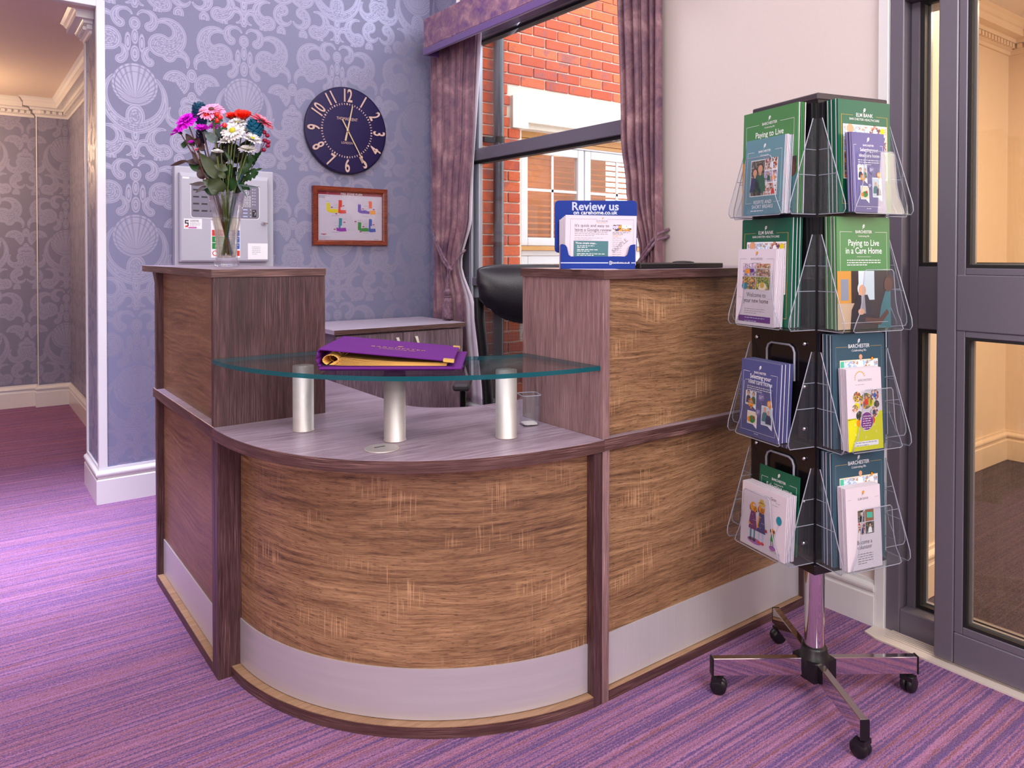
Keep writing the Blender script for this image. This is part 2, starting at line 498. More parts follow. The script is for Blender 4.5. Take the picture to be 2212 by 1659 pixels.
def thing(name, label, cat, loc=(0, 0, 0), rotz=0.0, group=None, rotx=0.0):
    o = bpy.data.objects.new(name, None); COL.objects.link(o); o.empty_display_size = 0.05
    o.location = loc; o.rotation_euler = (rotx, 0, rotz)
    WM[o.name] = Matrix.Translation(loc) @ Euler((rotx, 0, rotz)).to_matrix().to_4x4()
    o['label'] = label; o['category'] = cat
    if group: o['group'] = group
    return o


def struct(name, loc=(0, 0, 0)):
    o = bpy.data.objects.new(name, None); COL.objects.link(o); o.location = loc; o['kind'] = 'structure'
    WM[o.name] = Matrix.Translation(loc); return o


def tag(o, label, cat, group=None):
    o['label'] = label; o['category'] = cat
    if group: o['group'] = group
    return o


def dup(root, loc, rot=None, label=None, group=None):
    kids = {}
    for x in bpy.data.objects:
        if x.parent: kids.setdefault(x.parent.name, []).append(x)
    def rec(o, par):
        c = o.copy(); COL.objects.link(c)
        if par is not None: c.parent = par
        for ch in kids.get(o.name, []): rec(ch, c)
        return c
    r = rec(root, None); r.location = loc
    if rot is not None: r.rotation_euler = rot
    if label: r['label'] = label
    if group: r['group'] = group
    return r


_tc = {}


def text_geo(body, size, bold=0.0, align='CENTER', res=3, space=1.0):
    key = (body, bold, align, res, space)
    if key not in _tc:
        cu = bpy.data.curves.new('letters', 'FONT'); cu.body = body; cu.size = 1.0; cu.align_x = align; cu.resolution_u = res
        cu.offset = bold; cu.space_character = space; cu.fill_mode = 'FRONT'
        o = bpy.data.objects.new('letters', cu); COL.objects.link(o)
        dg = bpy.context.evaluated_depsgraph_get(); dg.update()
        me = bpy.data.meshes.new_from_object(o.evaluated_get(dg))
        _tc[key] = ([(v.co.x, v.co.y) for v in me.vertices], [list(p.vertices) for p in me.polygons])
        bpy.data.objects.remove(o); bpy.data.curves.remove(cu); bpy.data.meshes.remove(me)
    vs, fs = _tc[key]
    return [(x * size, y * size) for x, y in vs], fs


def rot2(a, c=(0, 0)):
    ca, sa = math.cos(a), math.sin(a)
    return lambda x, y: (c[0] + x * ca - y * sa, c[1] + x * sa + y * ca)


class Print:
    """flat print laid on a face: fn maps (x,z,lift) to xyz; one mesh per material"""
    def __init__(s, fn): s.fn = fn; s.b = {}; s.lift = 0.0

    def mb(s, mat): return s.b.setdefault(mat.name, (MB(), mat))[0]

    def poly(s, pts, mat, lift=1):
        n = len(pts)
        if sum(pts[i][0] * pts[(i + 1) % n][1] - pts[(i + 1) % n][0] * pts[i][1] for i in range(n)) < 0: pts = pts[::-1]
        s.mb(mat).add([s.fn(x, z, lift) for x, z in pts], [list(range(n))]); return s

    def rect(s, x0, z0, x1, z1, mat, lift=1): return s.poly([(x0, z0), (x1, z0), (x1, z1), (x0, z1)], mat, lift)

    def disc(s, x, z, r, mat, lift=1, sx=1.0, n=20, a0=0):
        return s.poly([(x + r * sx * math.cos(a0 + 2 * math.pi * i / n), z + r * math.sin(a0 + 2 * math.pi * i / n)) for i in range(n)], mat, lift)

    def text(s, body, x, z, size, mat, lift=1, bold=0.0, align='CENTER', ang=0.0, res=3, sx=1.0, space=1.0):
        vs, fs = text_geo(body, size, bold, align, res, space); r = rot2(ang, (x, z))
        s.mb(mat).add([s.fn(*r(a * sx, b), lift) for a, b in vs], fs); return s

    def line(s, x0, z0, x1, z1, wd, mat, lift=1):
        dx, dz = x1 - x0, z1 - z0; L = math.hypot(dx, dz) or 1; nx, nz = -dz / L * wd / 2, dx / L * wd / 2
        return s.poly([(x0 + nx, z0 + nz), (x0 - nx, z0 - nz), (x1 - nx, z1 - nz), (x1 + nx, z1 + nz)], mat, lift)

    def lines(s, x0, x1, z, n, dz, wd, mat, lift=1, seed=1):
        rr = random.Random(seed)
        for i in range(n):
            e = x1 if i < n - 1 else x0 + (x1 - x0) * .6
            x = x0
            while x < e:
                l = rr.uniform(.004, .012); s.rect(x, z - i * dz - wd / 2, min(e, x + l), z - i * dz + wd / 2, mat, lift); x += l + .0022
        return s

    def leaf(s, x, z, h, mat, gap, lift=1):
        """emblem: a leaf curling over its stalk"""
        s.poly([(x - .30 * h, z + .05 * h), (x - .16 * h, z + .48 * h), (x + .12 * h, z + .62 * h), (x + .34 * h, z + .50 * h), (x + .30 * h, z + .18 * h), (x + .10 * h, z - .12 * h), (x - .12 * h, z - .14 * h)], mat, lift)
        s.line(x - .10 * h, z - .02 * h, x + .24 * h, z + .44 * h, .05 * h, gap, lift + 1)
        s.line(x - .10 * h, z + .20 * h, x + .06 * h, z + .24 * h, .04 * h, gap, lift + 1)
        s.line(x - .10 * h, z - .10 * h, x - .36 * h, z - .34 * h, .07 * h, mat, lift)
        return s

    def build(s, name, parent, label=None):
        out = []
        for mb, mat in s.b.values(): out.append(mb.build(name, mat, parent, label=label))
        return out


# ------------------------------------------------------------------ palette
wall_paint = pm('wall_paint', (216, 204, 198), 0.6, var=0.015, scale=60, bump=0.03)
white_gloss = pm('white_gloss', (222, 220, 220), 0.28, var=0.02, coat=0.2)
cream_paint = pm('cream_paint', (236, 214, 188), 0.5, var=0.02)
ceiling_paint = pm('ceiling_paint', (232, 222, 214), 0.7, var=0.02)
corridor_ceiling_paint = pm('corridor_ceiling_paint', (228, 210, 198), 0.7, var=0.02)
paper = wallpaper('damask_paper', (122, 122, 149), (153, 150, 173))
carpet_purple = carpet('striped_carpet', [(0.10, (110, 52, 132)), (0.26, (98, 48, 152)), (0.36, (164, 98, 168)), (0.46, (208, 136, 192)), (0.54, (200, 122, 176)), (0.60, (160, 72, 96)), (0.68, (154, 66, 84)), (0.76, (200, 124, 186)), (0.90, (106, 52, 146))])
carpet_dark = carpet('ribbed_mat', [(0.20, (24, 16, 20)), (0.5, (42, 31, 34)), (0.8, (66, 50, 46))], axis=1, freq=120)
frame_grey = pm('frame_grey', (112, 106, 118), 0.36, 0.25, var=0.04, scale=300, bump=0.05)
frame_light = pm('frame_light', (170, 176, 188), 0.3, 0.5, var=0.03)
rubber_black = pm('rubber_black', (18, 16, 18), 0.6)
glass_clear = glassy('window_glass', (250, 252, 252), 0.9)
glass_far = glassy('courtyard_glass', (250, 246, 240), 0.45)
glass_door = glassy('door_glass', (246, 242, 236), 1.0)
brick_red = brick_mat('brick_red'); mortar = pm('mortar', (226, 214, 200), 0.9, var=0.12, scale=60, bump=0.3)
stone = pm('lintel_stone', (246, 234, 220), 0.8, var=0.03, scale=14, bump=0.1)
pvc = pm('white_pvc', (222, 220, 226), 0.3, var=0.01)

# ------------------------------------------------------------------ room shell
def sk_profile(depth=0.02, h=0.175):
    """baseboard section: (out, up)"""
    p = [(0, 0), (depth, 0), (depth, h * .66), (depth * .78, h * .69), (depth * .70, h * .74)]
    for k in range(7):
        a = -math.pi / 2 + math.pi * k / 6; p.append((depth * .72 + .009 * math.cos(a), h * .83 + .0125 * math.sin(a)))
    p += [(depth * .45, h * .93), (depth * .40, h), (0, h)]
    return p


def skirting(name, a, b, out, h=0.175, depth=0.02, parent=None, mat=None, m0=0, m1=0):
    """run from a to b (xy), pushed along out (unit xy); mitre m0/m1 lengthen the ends by out distance"""
    d = Vector((b[0] - a[0], b[1] - a[1])); L = d.length; d.normalize(); o = Vector(out)
    def fn(q, up, t):
        t = -m0 * q if t == 0 else L + m1 * q
        return (a[0] + o.x * q + d.x * t, a[1] + o.y * q + d.y * t, up)
    m = MB(); m.prism(sk_profile(depth, h), 0, 1, fn)
    ob = m.build(name, mat or white_gloss, parent, kind=None if parent else 'structure')
    return ob


MB().box(-2.6, 2.44, -2.6, 8.0, -0.05, 0.0).build('floor', carpet_purple, kind='structure')
MB().box(2.44, 6.4, -2.6, 2.4, -0.05, -0.002).build('floor', carpet_dark, kind='structure')
MB().box(-2.6, 2.7, -2.6, 4.6, 3.30, 3.36).build('ceiling', ceiling_paint, kind='structure')
MB().box(-2.6, 0.566, 4.166, 4.24, 2.430, 2.4325).box(-2.6, 0.566, 4.24, 4.54, 2.455, 2.58).box(-2.6, 0.95, 4.54, 8.0, 2.455, 2.58).build('ceiling', corridor_ceiling_paint, kind='structure')
MB().box(2.62, 6.4, -2.6, 2.4, 2.56, 2.62).build('ceiling', ceiling_paint, kind='structure')

wb = MB().box(0.567, 2.62, 4.13, 4.2, 0, 3.3)
wb.box(0.567, 0.76, 4.2, 4.54, 0, 3.3).box(-2.6, 0.567, 4.13, 4.24, 2.432, 3.3)
wall_back = wb.build('wall_back', paper, kind='structure')
MB().box(0.76, 0.95, 4.54, 7.6, 0, 2.455).build('wall_corridor_right', paper, kind='structure')
MB().box(0.535, 0.95, 7.057, 7.5, 0, 2.455).box(-2.6, 0.535, 7.13, 7.5, 0, 2.455).build('wall_corridor_back', paper, kind='structure')
MB().box(-2.7, -2.6, -2.6, 8.0, 0, 3.3).build('wall_left', wall_paint, kind='structure')
MB().box(-2.6, 2.62, -2.7, -2.6, 0, 3.3).build('wall_front', wall_paint, kind='structure')

# right wall: window opening and door opening
WX = 2.43
wr = MB()
wr.box(WX + .001, 2.62, 3.82, 4.13, 0, 3.3).box(WX, 2.62, 2.19, 3.82, 0, 0.34).box(WX, 2.62, 2.19, 3.82, 3.12, 3.3)
wr.box(WX, 2.62, 1.245, 2.19, 0, 3.3).box(WX, 2.62, -1.3, 1.245, 2.34, 3.3).box(WX, 2.62, -2.6, -1.3, 0, 3.3)
wr.build('wall_right', wall_paint, kind='structure')
MB().box(WX - .001, WX + .001, 3.82, 4.129, 0, 3.3).build('wall_corner', paper, kind='structure')

# corner bead round the opening
cb = MB().box(0.560, 0.598, 4.122, 4.135, 0.17, 2.46).box(-2.6, 0.560, 4.122, 4.135, 2.424, 2.462)
cb.box(0.560, 0.567, 4.135, 4.165, 0.17, 2.43).box(-2.6, 0.560, 4.135, 4.165, 2.424, 2.430)
cb.build('trim_1', white_gloss, bevel=0.002, kind='structure')
MB().box(0.558, 0.568, 4.515, 4.548, 0.17, 2.35).build('trim_2', white_gloss, bevel=0.002, kind='structure')
MB().box(0.530, 0.538, 7.052, 7.065, 0.17, 2.33).build('trim_3', white_gloss, bevel=0.002, kind='structure')

skirting('baseboard_back', (0.567, 4.13), (2.43, 4.13), (0, -1), m0=1)
skirting('baseboard_pier', (0.567, 4.54), (0.567, 4.13), (-1, 0), m1=1)
skirting('baseboard_corridor', (0.76, 7.057), (0.76, 4.54), (-1, 0), m0=-1)
skirting('baseboard_corridor', (0.535, 7.057), (0.76, 7.057), (0, -1), m0=1, m1=-1)
skirting('baseboard_corridor', (-2.6, 7.13), (0.535, 7.13), (0, -1), m1=-1)
skirting('baseboard_corridor', (0.535, 7.13), (0.535, 7.057), (-1, 0), m0=-1, m1=1)
skirting('baseboard_right', (2.43, 2.13), (2.43, 1.245), (-1, 0), h=0.15)
skirting('baseboard_left', (-2.6, 7.1), (-2.6, -2.6), (1, 0))


# cornices with dentils
def cornice_profile(d=0.15, h=0.15):
    return [(a * d / .15, b_ * h / .15) for a, b_ in [(0, 0), (.012, 0), (.016, .018), (.034, .026), (.034, .052), (.056, .056), (.060, .070), (.064, .074), (.112, .074), (.112, .112), (.120, .118), (.132, .136), (.15, .15), (0, .15)]]


def cornice(name, a, b, out, z0, m0=0, m1=0, mat=None, dentil=True, start=0.0, kind='structure', pd=.15, hh=.15):
    d = Vector((b[0] - a[0], b[1] - a[1])); L = d.length; d.normalize(); o = Vector(out)
    def fn(q, up, t):
        t = -m0 * q if t == 0 else L + m1 * q
        return (a[0] + o.x * q + d.x * t, a[1] + o.y * q + d.y * t, z0 + up)
    ob = MB().prism(cornice_profile(pd, hh), 0, 1, fn).build(name, mat or white_gloss, kind=kind)
    if dentil:
        n = int(L / 0.042); me = None
        for i in range(min(n, 60)):
            t = start + 0.02 + i * 0.042
            if t + .026 > L: break
            def f2(q, up): return Vector((a[0] + o.x * q + d.x * t, a[1] + o.y * q + d.y * t, z0 + up))
            m = MB(); c = [f2(q, up) + Vector((d.x * e, d.y * e, 0)) for q in (.030 * pd / .15, .054 * pd / .15) for up in (.027 * hh / .15, .052 * hh / .15) for e in (0, .026)]
            m.add(c, [(0, 1, 3, 2), (4, 6, 7, 5), (0, 4, 5, 1), (2, 3, 7, 6), (0, 2, 6, 4), (1, 5, 7, 3)])
            m.build('dentil', mat or white_gloss, ob)
    return ob


cornice('trim_4', (0.76, 7.057), (0.76, 4.54), (-1, 0), 2.318, m0=-1, pd=.13, hh=.137)
cornice('trim_5', (0.535, 7.057), (0.76, 7.057), (0, -1), 2.318, m0=1, m1=-1, pd=.13, hh=.137)
cornice('trim_6', (-0.6, 7.13), (0.535, 7.13), (0, -1), 2.318, m1=-1, pd=.13, hh=.137)
cornice('trim_6', (-2.6, 7.13), (-0.6, 7.13), (0, -1), 2.318, dentil=False, pd=.13, hh=.137)
cornice('trim_7', (0.567, 4.55), (0.567, 4.325), (-1, 0), 2.337, m0=1, m1=1, pd=.105, hh=.115)
cornice('trim_8', (0.567, 4.325), (0.62, 4.325), (0, -1), 2.337, m0=1, dentil=False, pd=.105, hh=.115)

# ------------------------------------------------------------------ window in the right wall
win = struct('window_1')
f = MB()
f.box(2.455, 2.515, 3.70, 3.82, 0.34, 3.12).box(2.455, 2.515, 2.16, 2.24, 0.34, 3.12)
f.build('frame', frame_grey, win, bevel=0.003, label='grey metal upright window frame members')
MB().box(2.445, 2.460, 3.675, 3.705, 0.36, 2.47).box(2.475, 2.50, 3.64, 3.70, 0.36, 2.47).build('jamb', frame_light, win, bevel=0.002)
MB().box(2.450, 2.520, 2.16, 3.70, 1.772, 1.841).build('transom', frame_grey, win, bevel=0.003)
MB().box(2.470, 2.515, 2.16, 3.70, 1.7565, 1.772).build('seal', rubber_black, win)
MB().box(2.450, 2.520, 2.16, 3.82, 1.040, 1.088).build('transom', frame_grey, win, bevel=0.003)
MB().box(2.440, 2.520, 2.16, 3.82, 2.47, 2.53).build('head_rail', frame_grey, win, bevel=0.003)
MB().box(2.470, 2.515, 2.16, 3.70, 2.455, 2.47).build('seal', rubber_black, win)
MB().box(2.450, 2.520, 2.16, 3.82, 3.06, 3.12).build('head_rail', frame_grey, win, bevel=0.003)
MB().box(2.448, 2.520, 2.16, 3.70, 0.34, 0.385).build('bottom_rail', frame_light, win, bevel=0.003)
MB().box(2.400, 2.455, 2.16, 3.82, 0.335, 0.352).build('sill', white_gloss, win, bevel=0.003)
for z0, z1 in ((0.385, 1.04), (1.088, 1.756), (1.841, 2.455), (2.53, 3.06)):
    MB().box(2.484, 2.490, 2.24, 3.70, z0, z1).build('pane', glass_clear, win)

# ------------------------------------------------------------------ brick wall outside
YB = 4.20
out = struct('wall_outside')
MB().box(2.62, 3.225, YB + .012, YB + .3, -0.1, 3.7).box(3.225, 6.4, YB + .012, YB + .3, 2.12, 3.7).box(4.75, 6.4, YB + .012, YB + .3, -0.1, 2.12) \
    .box(3.225, 4.75, YB + .012, YB + .3, -0.1, 0.62).build('mortar_bed', mortar, out)
def brick_mesh(L):
    m = MB(); e = .004
    m.box(0, L, 0, .1, 0, .065)
    me_o = m.build('brick', brick_red, out, bevel=.004)
    return me_o
_b = {}
rows = 0; nb = 0; ZB = 2.480 - 0.075 * 40
xs0 = 2.873 - 0.225 * 2
extra = MB()
for r_ in range(0, 50):
    z = ZB + r_ * 0.075 + 0.010
    if z < -0.08 or z > 3.55: continue
    off = 0 if r_ % 2 == 0 else 0.1125
    for i in range(-1, 17):
        x0 = xs0 + i * 0.225 + off + .005; x1 = x0 + .215
        x0c = max(x0, 2.63)
        if x1 - x0c < .03: continue
        segs = [(x0c, x1)]
        if 0.62 < z + .03 < 2.16:
            segs = [(a, min(b_, 3.205)) for a, b_ in segs if a < 3.19] + [(max(a, 4.77), b_) for a, b_ in segs if b_ > 4.79]
        if 2.10 < z + .05 < 2.39: segs = [(a, min(b_, 3.118)) for a, b_ in segs if a < 3.10] + [(max(a, 4.87), b_) for a, b_ in segs if b_ > 4.9]
        for a, b_ in segs:
            L = round(b_ - a, 3)
            if L < .02: continue
            jy = random.uniform(-.003, .003)
            if a < 4.45 and 0.30 < z < 3.02 and nb < 296:
                if L not in _b:
                    o = brick_mesh(L); _b[L] = o
                else:
                    o = _b[L].copy(); COL.objects.link(o)
                o.location = (a, YB + jy, z); nb += 1
            else:
                extra.box(a, b_, YB + jy, YB + .1, z, z + .065)
o = extra.build('brick_courses', brick_red, out, kind='stuff')
MB().prism([(3.127, 2.112), (3.262, 2.112), (3.262, 2.160), (4.73, 2.160), (4.73, 2.112), (4.86, 2.112), (4.86, 2.338), (3.127, 2.338)], YB - .02, YB + .2, lambda a, b_, h: (a, h, b_)) \
    .build('lintel', stone, out, bevel=.004)
MB().box(2.45, 7.5, 2.45, 6.0, -0.2, -0.1).build('ground', mortar, kind='structure')

w2 = struct('window_2')
soffit = pm('lit_head', (206, 150, 82), 0.5, var=0.1, scale=8)  # yellowish light on the recess head is put into this colour
MB().box(3.225, 4.75, 4.30, 4.37, 2.075, 2.16).box(3.225, 4.75, 4.31, 4.37, 2.045, 2.073).build('lit_head', soffit, w2, bevel=.003)
def casement(x0, x1, z0, z1, y, bars=True):
    t = .062
    g = MB().box(x0, x0 + t, y, y + .05, z0, z1).box(x1 - t, x1, y, y + .05, z0, z1).box(x0 + t, x1 - t, y, y + .05, z1 - t, z1).box(x0 + t, x1 - t, y, y + .05, z0, z0 + t)
    c = g.build('casement', pvc, w2, bevel=.006, seg=2)
    MB().box(x0 + t, x1 - t, y + .022, y + .028, z0 + t, z1 - t).build('pane', glass_far, c)
    xm = (x0 + x1) / 2; zm = z0 + (z1 - z0) * .56
    MB().box(xm - .010, xm + .010, y + .012, y + .022, z0 + t, z1 - t).build('glazing_bar', pvc, c)
    MB().box(x0 + t, x1 - t, y + .012, y + .0215, zm - .010, zm + .010).build('glazing_bar', pvc, c)
MB().box(3.225, 3.30, 4.31, 4.40, 0.62, 2.045).box(4.70, 4.75, 4.31, 4.40, 0.62, 2.045).box(3.30, 4.70, 4.31, 4.40, 1.215, 1.255).box(3.30, 4.70, 4.31, 4.40, 2.03, 2.045) \
    .build('outer_frame', pvc, w2, bevel=.005)
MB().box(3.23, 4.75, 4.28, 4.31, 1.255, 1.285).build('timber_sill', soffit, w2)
casement(3.302, 3.915, 1.287, 2.028, 4.315); casement(3.925, 4.64, 1.287, 2.028, 4.315)
casement(3.302, 3.915, 0.64, 1.213, 4.315); casement(3.925, 4.64, 0.64, 1.213, 4.315)
slat_m = pm('blind_slat', (196, 116, 40), 0.7, var=0.12, scale=12, spec=.1)
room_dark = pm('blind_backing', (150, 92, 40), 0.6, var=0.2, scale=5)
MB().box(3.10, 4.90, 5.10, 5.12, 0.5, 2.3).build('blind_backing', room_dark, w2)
point('far_room_lamp', (4.0, 4.80, 1.85), 7, (1.0, 0.66, 0.30), 0.08)
me = None
for i in range(31):
    z = 0.66 + i * 0.0445
    m = Matrix.Translation((0, 4.43, z)) @ Matrix.Rotation(R(24), 4, 'X')
    if me is None:
        me = MB().box(3.305, 4.69, -.020, .020, -.001, .001).build('blind_slat', slat_m, w2, local=True); o = me
    else:
        o = me.copy(); COL.objects.link(o)
    o.matrix_local = m
dp = thing('downpipe', 'dark rainwater downpipe on the brick wall outside the window', 'pipe', (2.985, 4.15, 0))
dark_pipe = pm('dark_pipe', (62, 60, 72), 0.3, var=0.06, coat=0.3)
MB().lathe([(.036, -.09), (.036, 3.6)], (2.985, 4.155, 0), 20).build('pipe', dark_pipe, dp)
br = MB().lathe([(.042, 1.985), (.042, 2.025)], (2.985, 4.155, 0), 20).box(2.88, 2.96, 4.172, 4.198, 1.988, 2.022)
br.build('bracket', rubber_black, dp)

# ------------------------------------------------------------------ glazed doors
MB().box(2.415, 2.432, 1.212, 1.246, 0.0, 2.36).box(2.415, 2.432, -1.3, 1.246, 2.33, 2.36).build('trim_9', white_gloss, bevel=.002, kind='structure')
MB().box(2.425, 2.62, 1.168, 1.2115, 0.0, 2.33).box(2.425, 2.62, -1.3, 1.168, 2.03, 2.33).build('trim_10', frame_grey, bevel=.003, kind='structure')
d2 = struct('door_2')
MB().box(2.47, 2.56, 1.14, 1.168, 0.0, 2.03).box(2.47, 2.56, 0.30, 0.36, 0, 2.03).build('stile', frame_grey, d2, bevel=.003)
MB().box(2.425, 2.56, 0.36, 1.168, 0.0, 0.085).build('bottom_rail', frame_grey, d2, bevel=.003)
MB().box(2.47, 2.56, 0.36, 1.14, 0.985, 1.185).build('mid_rail', frame_grey, d2, bevel=.003)
for z0, z1 in ((.085, .985), (1.185, 2.03)):
    MB().box(2.478, 2.498, 1.128, 1.1395, z0, z1).box(2.478, 2.498, .361, 1.128, z0, z0 + .012).box(2.478, 2.498, .361, 1.128, z1 - .012, z1).build('glazing_seal', rubber_black, d2)
    MB().box(2.50, 2.506, .361, 1.139, z0, z1).build('pane', glass_door, d2)
    MB().box(2.507, 2.520, 1.122, 1.139, z0, z1).box(2.507, 2.52, .361, 1.122, z0, z0 + .014).build('glazing_bead', frame_light, d2)
d1 = struct('door_1')
MB().box(2.362, 2.405, 0.981, 1.035, 0.012, 2.30).box(2.362, 2.405, -0.12, -0.05, .012, 2.30).build('stile', frame_grey, d1, bevel=.003)
MB().box(2.366, 2.402, 0.957, 0.9805, 0.105, 2.21).build('inner_stile', frame_grey, d1, bevel=.002)
MB().box(2.363, 2.404, -0.05, 0.9805, 0.012, 0.105).build('bottom_rail', frame_grey, d1, bevel=.003)
MB().box(2.366, 2.402, -0.05, 0.957, 0.105, 0.128).build('bottom_rail', frame_grey, d1, bevel=.002)
MB().box(2.363, 2.404, -0.05, 0.9805, 0.998, 1.163).build('mid_rail', frame_grey, d1, bevel=.003)
MB().box(2.366, 2.402, -0.05, 0.957, 0.980, 0.998).box(2.366, 2.402, -0.05, 0.957, 1.163, 1.183).build('mid_rail', frame_grey, d1, bevel=.002)
MB().box(2.363, 2.404, -0.05, 0.9805, 2.21, 2.30).build('top_rail', frame_grey, d1, bevel=.003)
for z0, z1 in ((.128, .980), (1.183, 2.21)):
    MB().box(2.368, 2.380, 0.946, 0.9565, z0, z1).box(2.368, 2.380, -.05, 0.946, z0, z0 + .010).box(2.368, 2.380, -.05, 0.946, z1 - .008, z1).build('glazing_seal', rubber_black, d1)
    MB().box(2.381, 2.387, -0.05, 0.9565, z0, z1).build('pane', glass_door, d1)
    MB().box(2.388, 2.399, 0.940, 0.9565, z0, z1).box(2.388, 2.399, -.05, .940, z0, z0 + .014).build('glazing_bead', frame_light, d1)
# threshold strip
th_m = brushed('threshold_metal', (226, 212, 202), 0.5, (1.5, 1.5, 1.5), .15)
th = MB().prism([(2.335, 1.20), (2.352, 1.243), (2.434, 1.244), (2.56, 1.16), (2.56, -1.3), (2.326, -1.3)], 0.0, 0.005)
for k in range(5): th.box(2.372 + k * .012, 2.378 + k * .012, -1.3, 1.19, .005, .008)
th.build('trim_11', th_m, bevel=.001, kind='structure')

# vestibule beyond the doors
MB().box(2.62, 2.86, 1.25, 1.42, 0, 2.56).build('wall_vestibule', cream_paint, kind='structure')
MB().box(2.62, 5.2, 1.82, 1.98, 0, 2.56).build('wall_vestibule', cream_paint, kind='structure')
MB().box(5.06, 5.2, -2.6, 1.82, 0, 2.56).build('wall_vestibule', cream_paint, kind='structure')
MB().box(2.62, 5.2, -2.72, -2.6, 0, 2.56).build('wall_vestibule', cream_paint, kind='structure')
skirting('baseboard_vestibule', (2.62, 1.25), (2.86, 1.25), (0, -1), m1=1, mat=cream_paint)
skirting('baseboard_vestibule', (2.86, 1.25), (2.86, 1.42), (1, 0), m0=1, mat=cream_paint)
skirting('baseboard_vestibule', (2.64, 1.82), (5.06, 1.82), (0, -1), m1=-1, mat=cream_paint)
skirting('baseboard_vestibule', (5.06, 1.82), (5.06, -2.6), (-1, 0), m0=-1, mat=cream_paint)
cornice('trim_12', (2.64, 1.82), (5.06, 1.82), (0, -1), 2.41, m1=-1, mat=cream_paint)
cornice('trim_13', (5.06, 1.82), (5.06, -1.0), (-1, 0), 2.41, m0=-1, mat=cream_paint)


# ------------------------------------------------------------------ desk, cabinet, chair, curtains: palette
oak = wood('oak_panel', (58, 36, 26), (136, 100, 70), (182, 142, 104), ring=.9, saw=.4, pores=.6, rough=.42)
oak_side = wood('oak_side_panel', (74, 48, 38), (124, 88, 64), (156, 118, 86), ring=1.0, saw=.15, pores=.4, rough=.42)
dark_v = wood('dark_grain_upright', (34, 18, 22), (66, 40, 42), (98, 70, 70), vertical=True, ring=.35, contrast=.9, fleck=.5, rough=.40)
lit_side_v = wood('lit_grain_side', (84, 60, 62), (128, 98, 98), (160, 128, 126), vertical=True, ring=.35, contrast=.8, fleck=.25, rough=.42)  # lighter copy of the upright grain: the right panel's stronger light is in its colour
dark_h = wood('dark_grain_edge', (50, 28, 28), (76, 48, 46), (102, 74, 70), ring=.25, contrast=.7, fleck=.75, rough=.42)
top_wood = wood('worktop_grain', (102, 84, 94), (146, 127, 140), (182, 163, 176), ring=.5, contrast=1.0, rough=.32)
cab_v = wood('cabinet_upright_grain', (66, 52, 60), (104, 84, 94), (142, 120, 130), vertical=True, ring=.4, contrast=.9, fleck=.4, rough=.42)
cab_top = wood('cabinet_top_grain', (150, 136, 152), (190, 176, 190), (214, 200, 214), ring=.3, contrast=.9, rough=.35)
oak_pale = wood('pale_plinth', (120, 88, 64), (158, 122, 92), (180, 146, 116), ring=.4, contrast=.6, rough=.4)
alu = brushed('brushed_aluminium', (212, 208, 212), 0.36, (90, 90, 3.0), .35)
alu_arc = brushed('brushed_aluminium_arc', (212, 206, 212), 0.34, (2.0, 2.0, 60), .45)
satin = brushed('satin_steel', (206, 198, 194), 0.44, (2, 2, 120), .6)
chrome = pm('chrome', (220, 214, 216), 0.06, 1.0, var=0.01)
black_plastic = pm('black_plastic', (20, 18, 22), 0.38, var=0.2, scale=200)
glass_edge = glassy('glass_edge_teal', (20, 130, 136), 1.0, base_alpha=.7, diffuse=(4, 90, 102))
glass_shelf_m = glassy('shelf_glass', (251, 255, 254), .95)
leather = pm('black_leather', (26, 24, 32), 0.34, var=0.2, scale=220, bump=0.10)

# ---- left wing
dl = thing('reception_desk', 'left straight wing of the wooden reception desk, under the flower vase', 'desk', (0.76, 2.63, 0))
XL = .597
MB().box(XL, .935, 3.0, 3.025, 0, 1.154).build('end_panel', dark_v, dl, bevel=.001)
MB().box(XL, .935, 2.2365, 2.262, 0, 1.154).build('end_panel', dark_v, dl, bevel=.001)
MB().box(.910, .934, 2.262, 3.0, .7225, 1.154).build('inner_panel', dark_v, dl)
MB().box(.622, .640, 2.262, 3.0, .7225, 1.154).build('front_panel', oak_side, dl)
MB().box(.622, .640, 2.262, 3.0, .03, .690).build('front_panel', oak_side, dl)
MB().box(.618, .6215, 2.263, 2.999, .032, .160).build('kick_plate', alu, dl, label='brushed metal kick plate')
MB().box(XL, .640, 2.262, 3.0, 0.001, .030, 0).build('plinth', [oak_pale], dl, bevel=.001)
MB().box(XL - .001, XL + .001, 2.263, 2.999, .0015, .029).build('plinth_edge', dark_h, dl)
MB().box(.594, 1.19, 2.2365, 3.04, .690, .722).build('worktop', top_wood, dl, bevel=.0015)
MB().box(.5925, .594, 2.2365, 3.04, .690, .7215).build('edge_band', dark_h, dl)
m = MB().box(.592, .936, 2.234, 3.216, 1.1545, 1.178); m.build('counter_top', [top_wood], dl, bevel=.0015)
MB().box(.5905, .5925, 2.234, 3.216, 1.155, 1.1775).box(.592, .936, 2.2325, 2.2345, 1.155, 1.1775).build('edge_band', dark_h, dl)
MB().prism([(3.025, 1.154), (3.075, 1.154), (3.025, 1.10)], .60, .618, lambda a, b_, h: (h, a, b_)).build('bracket', dark_v, dl)
MB().box(1.165, 1.185, 2.30, 3.02, 0.001, .690).build('back_panel', dark_v, dl)

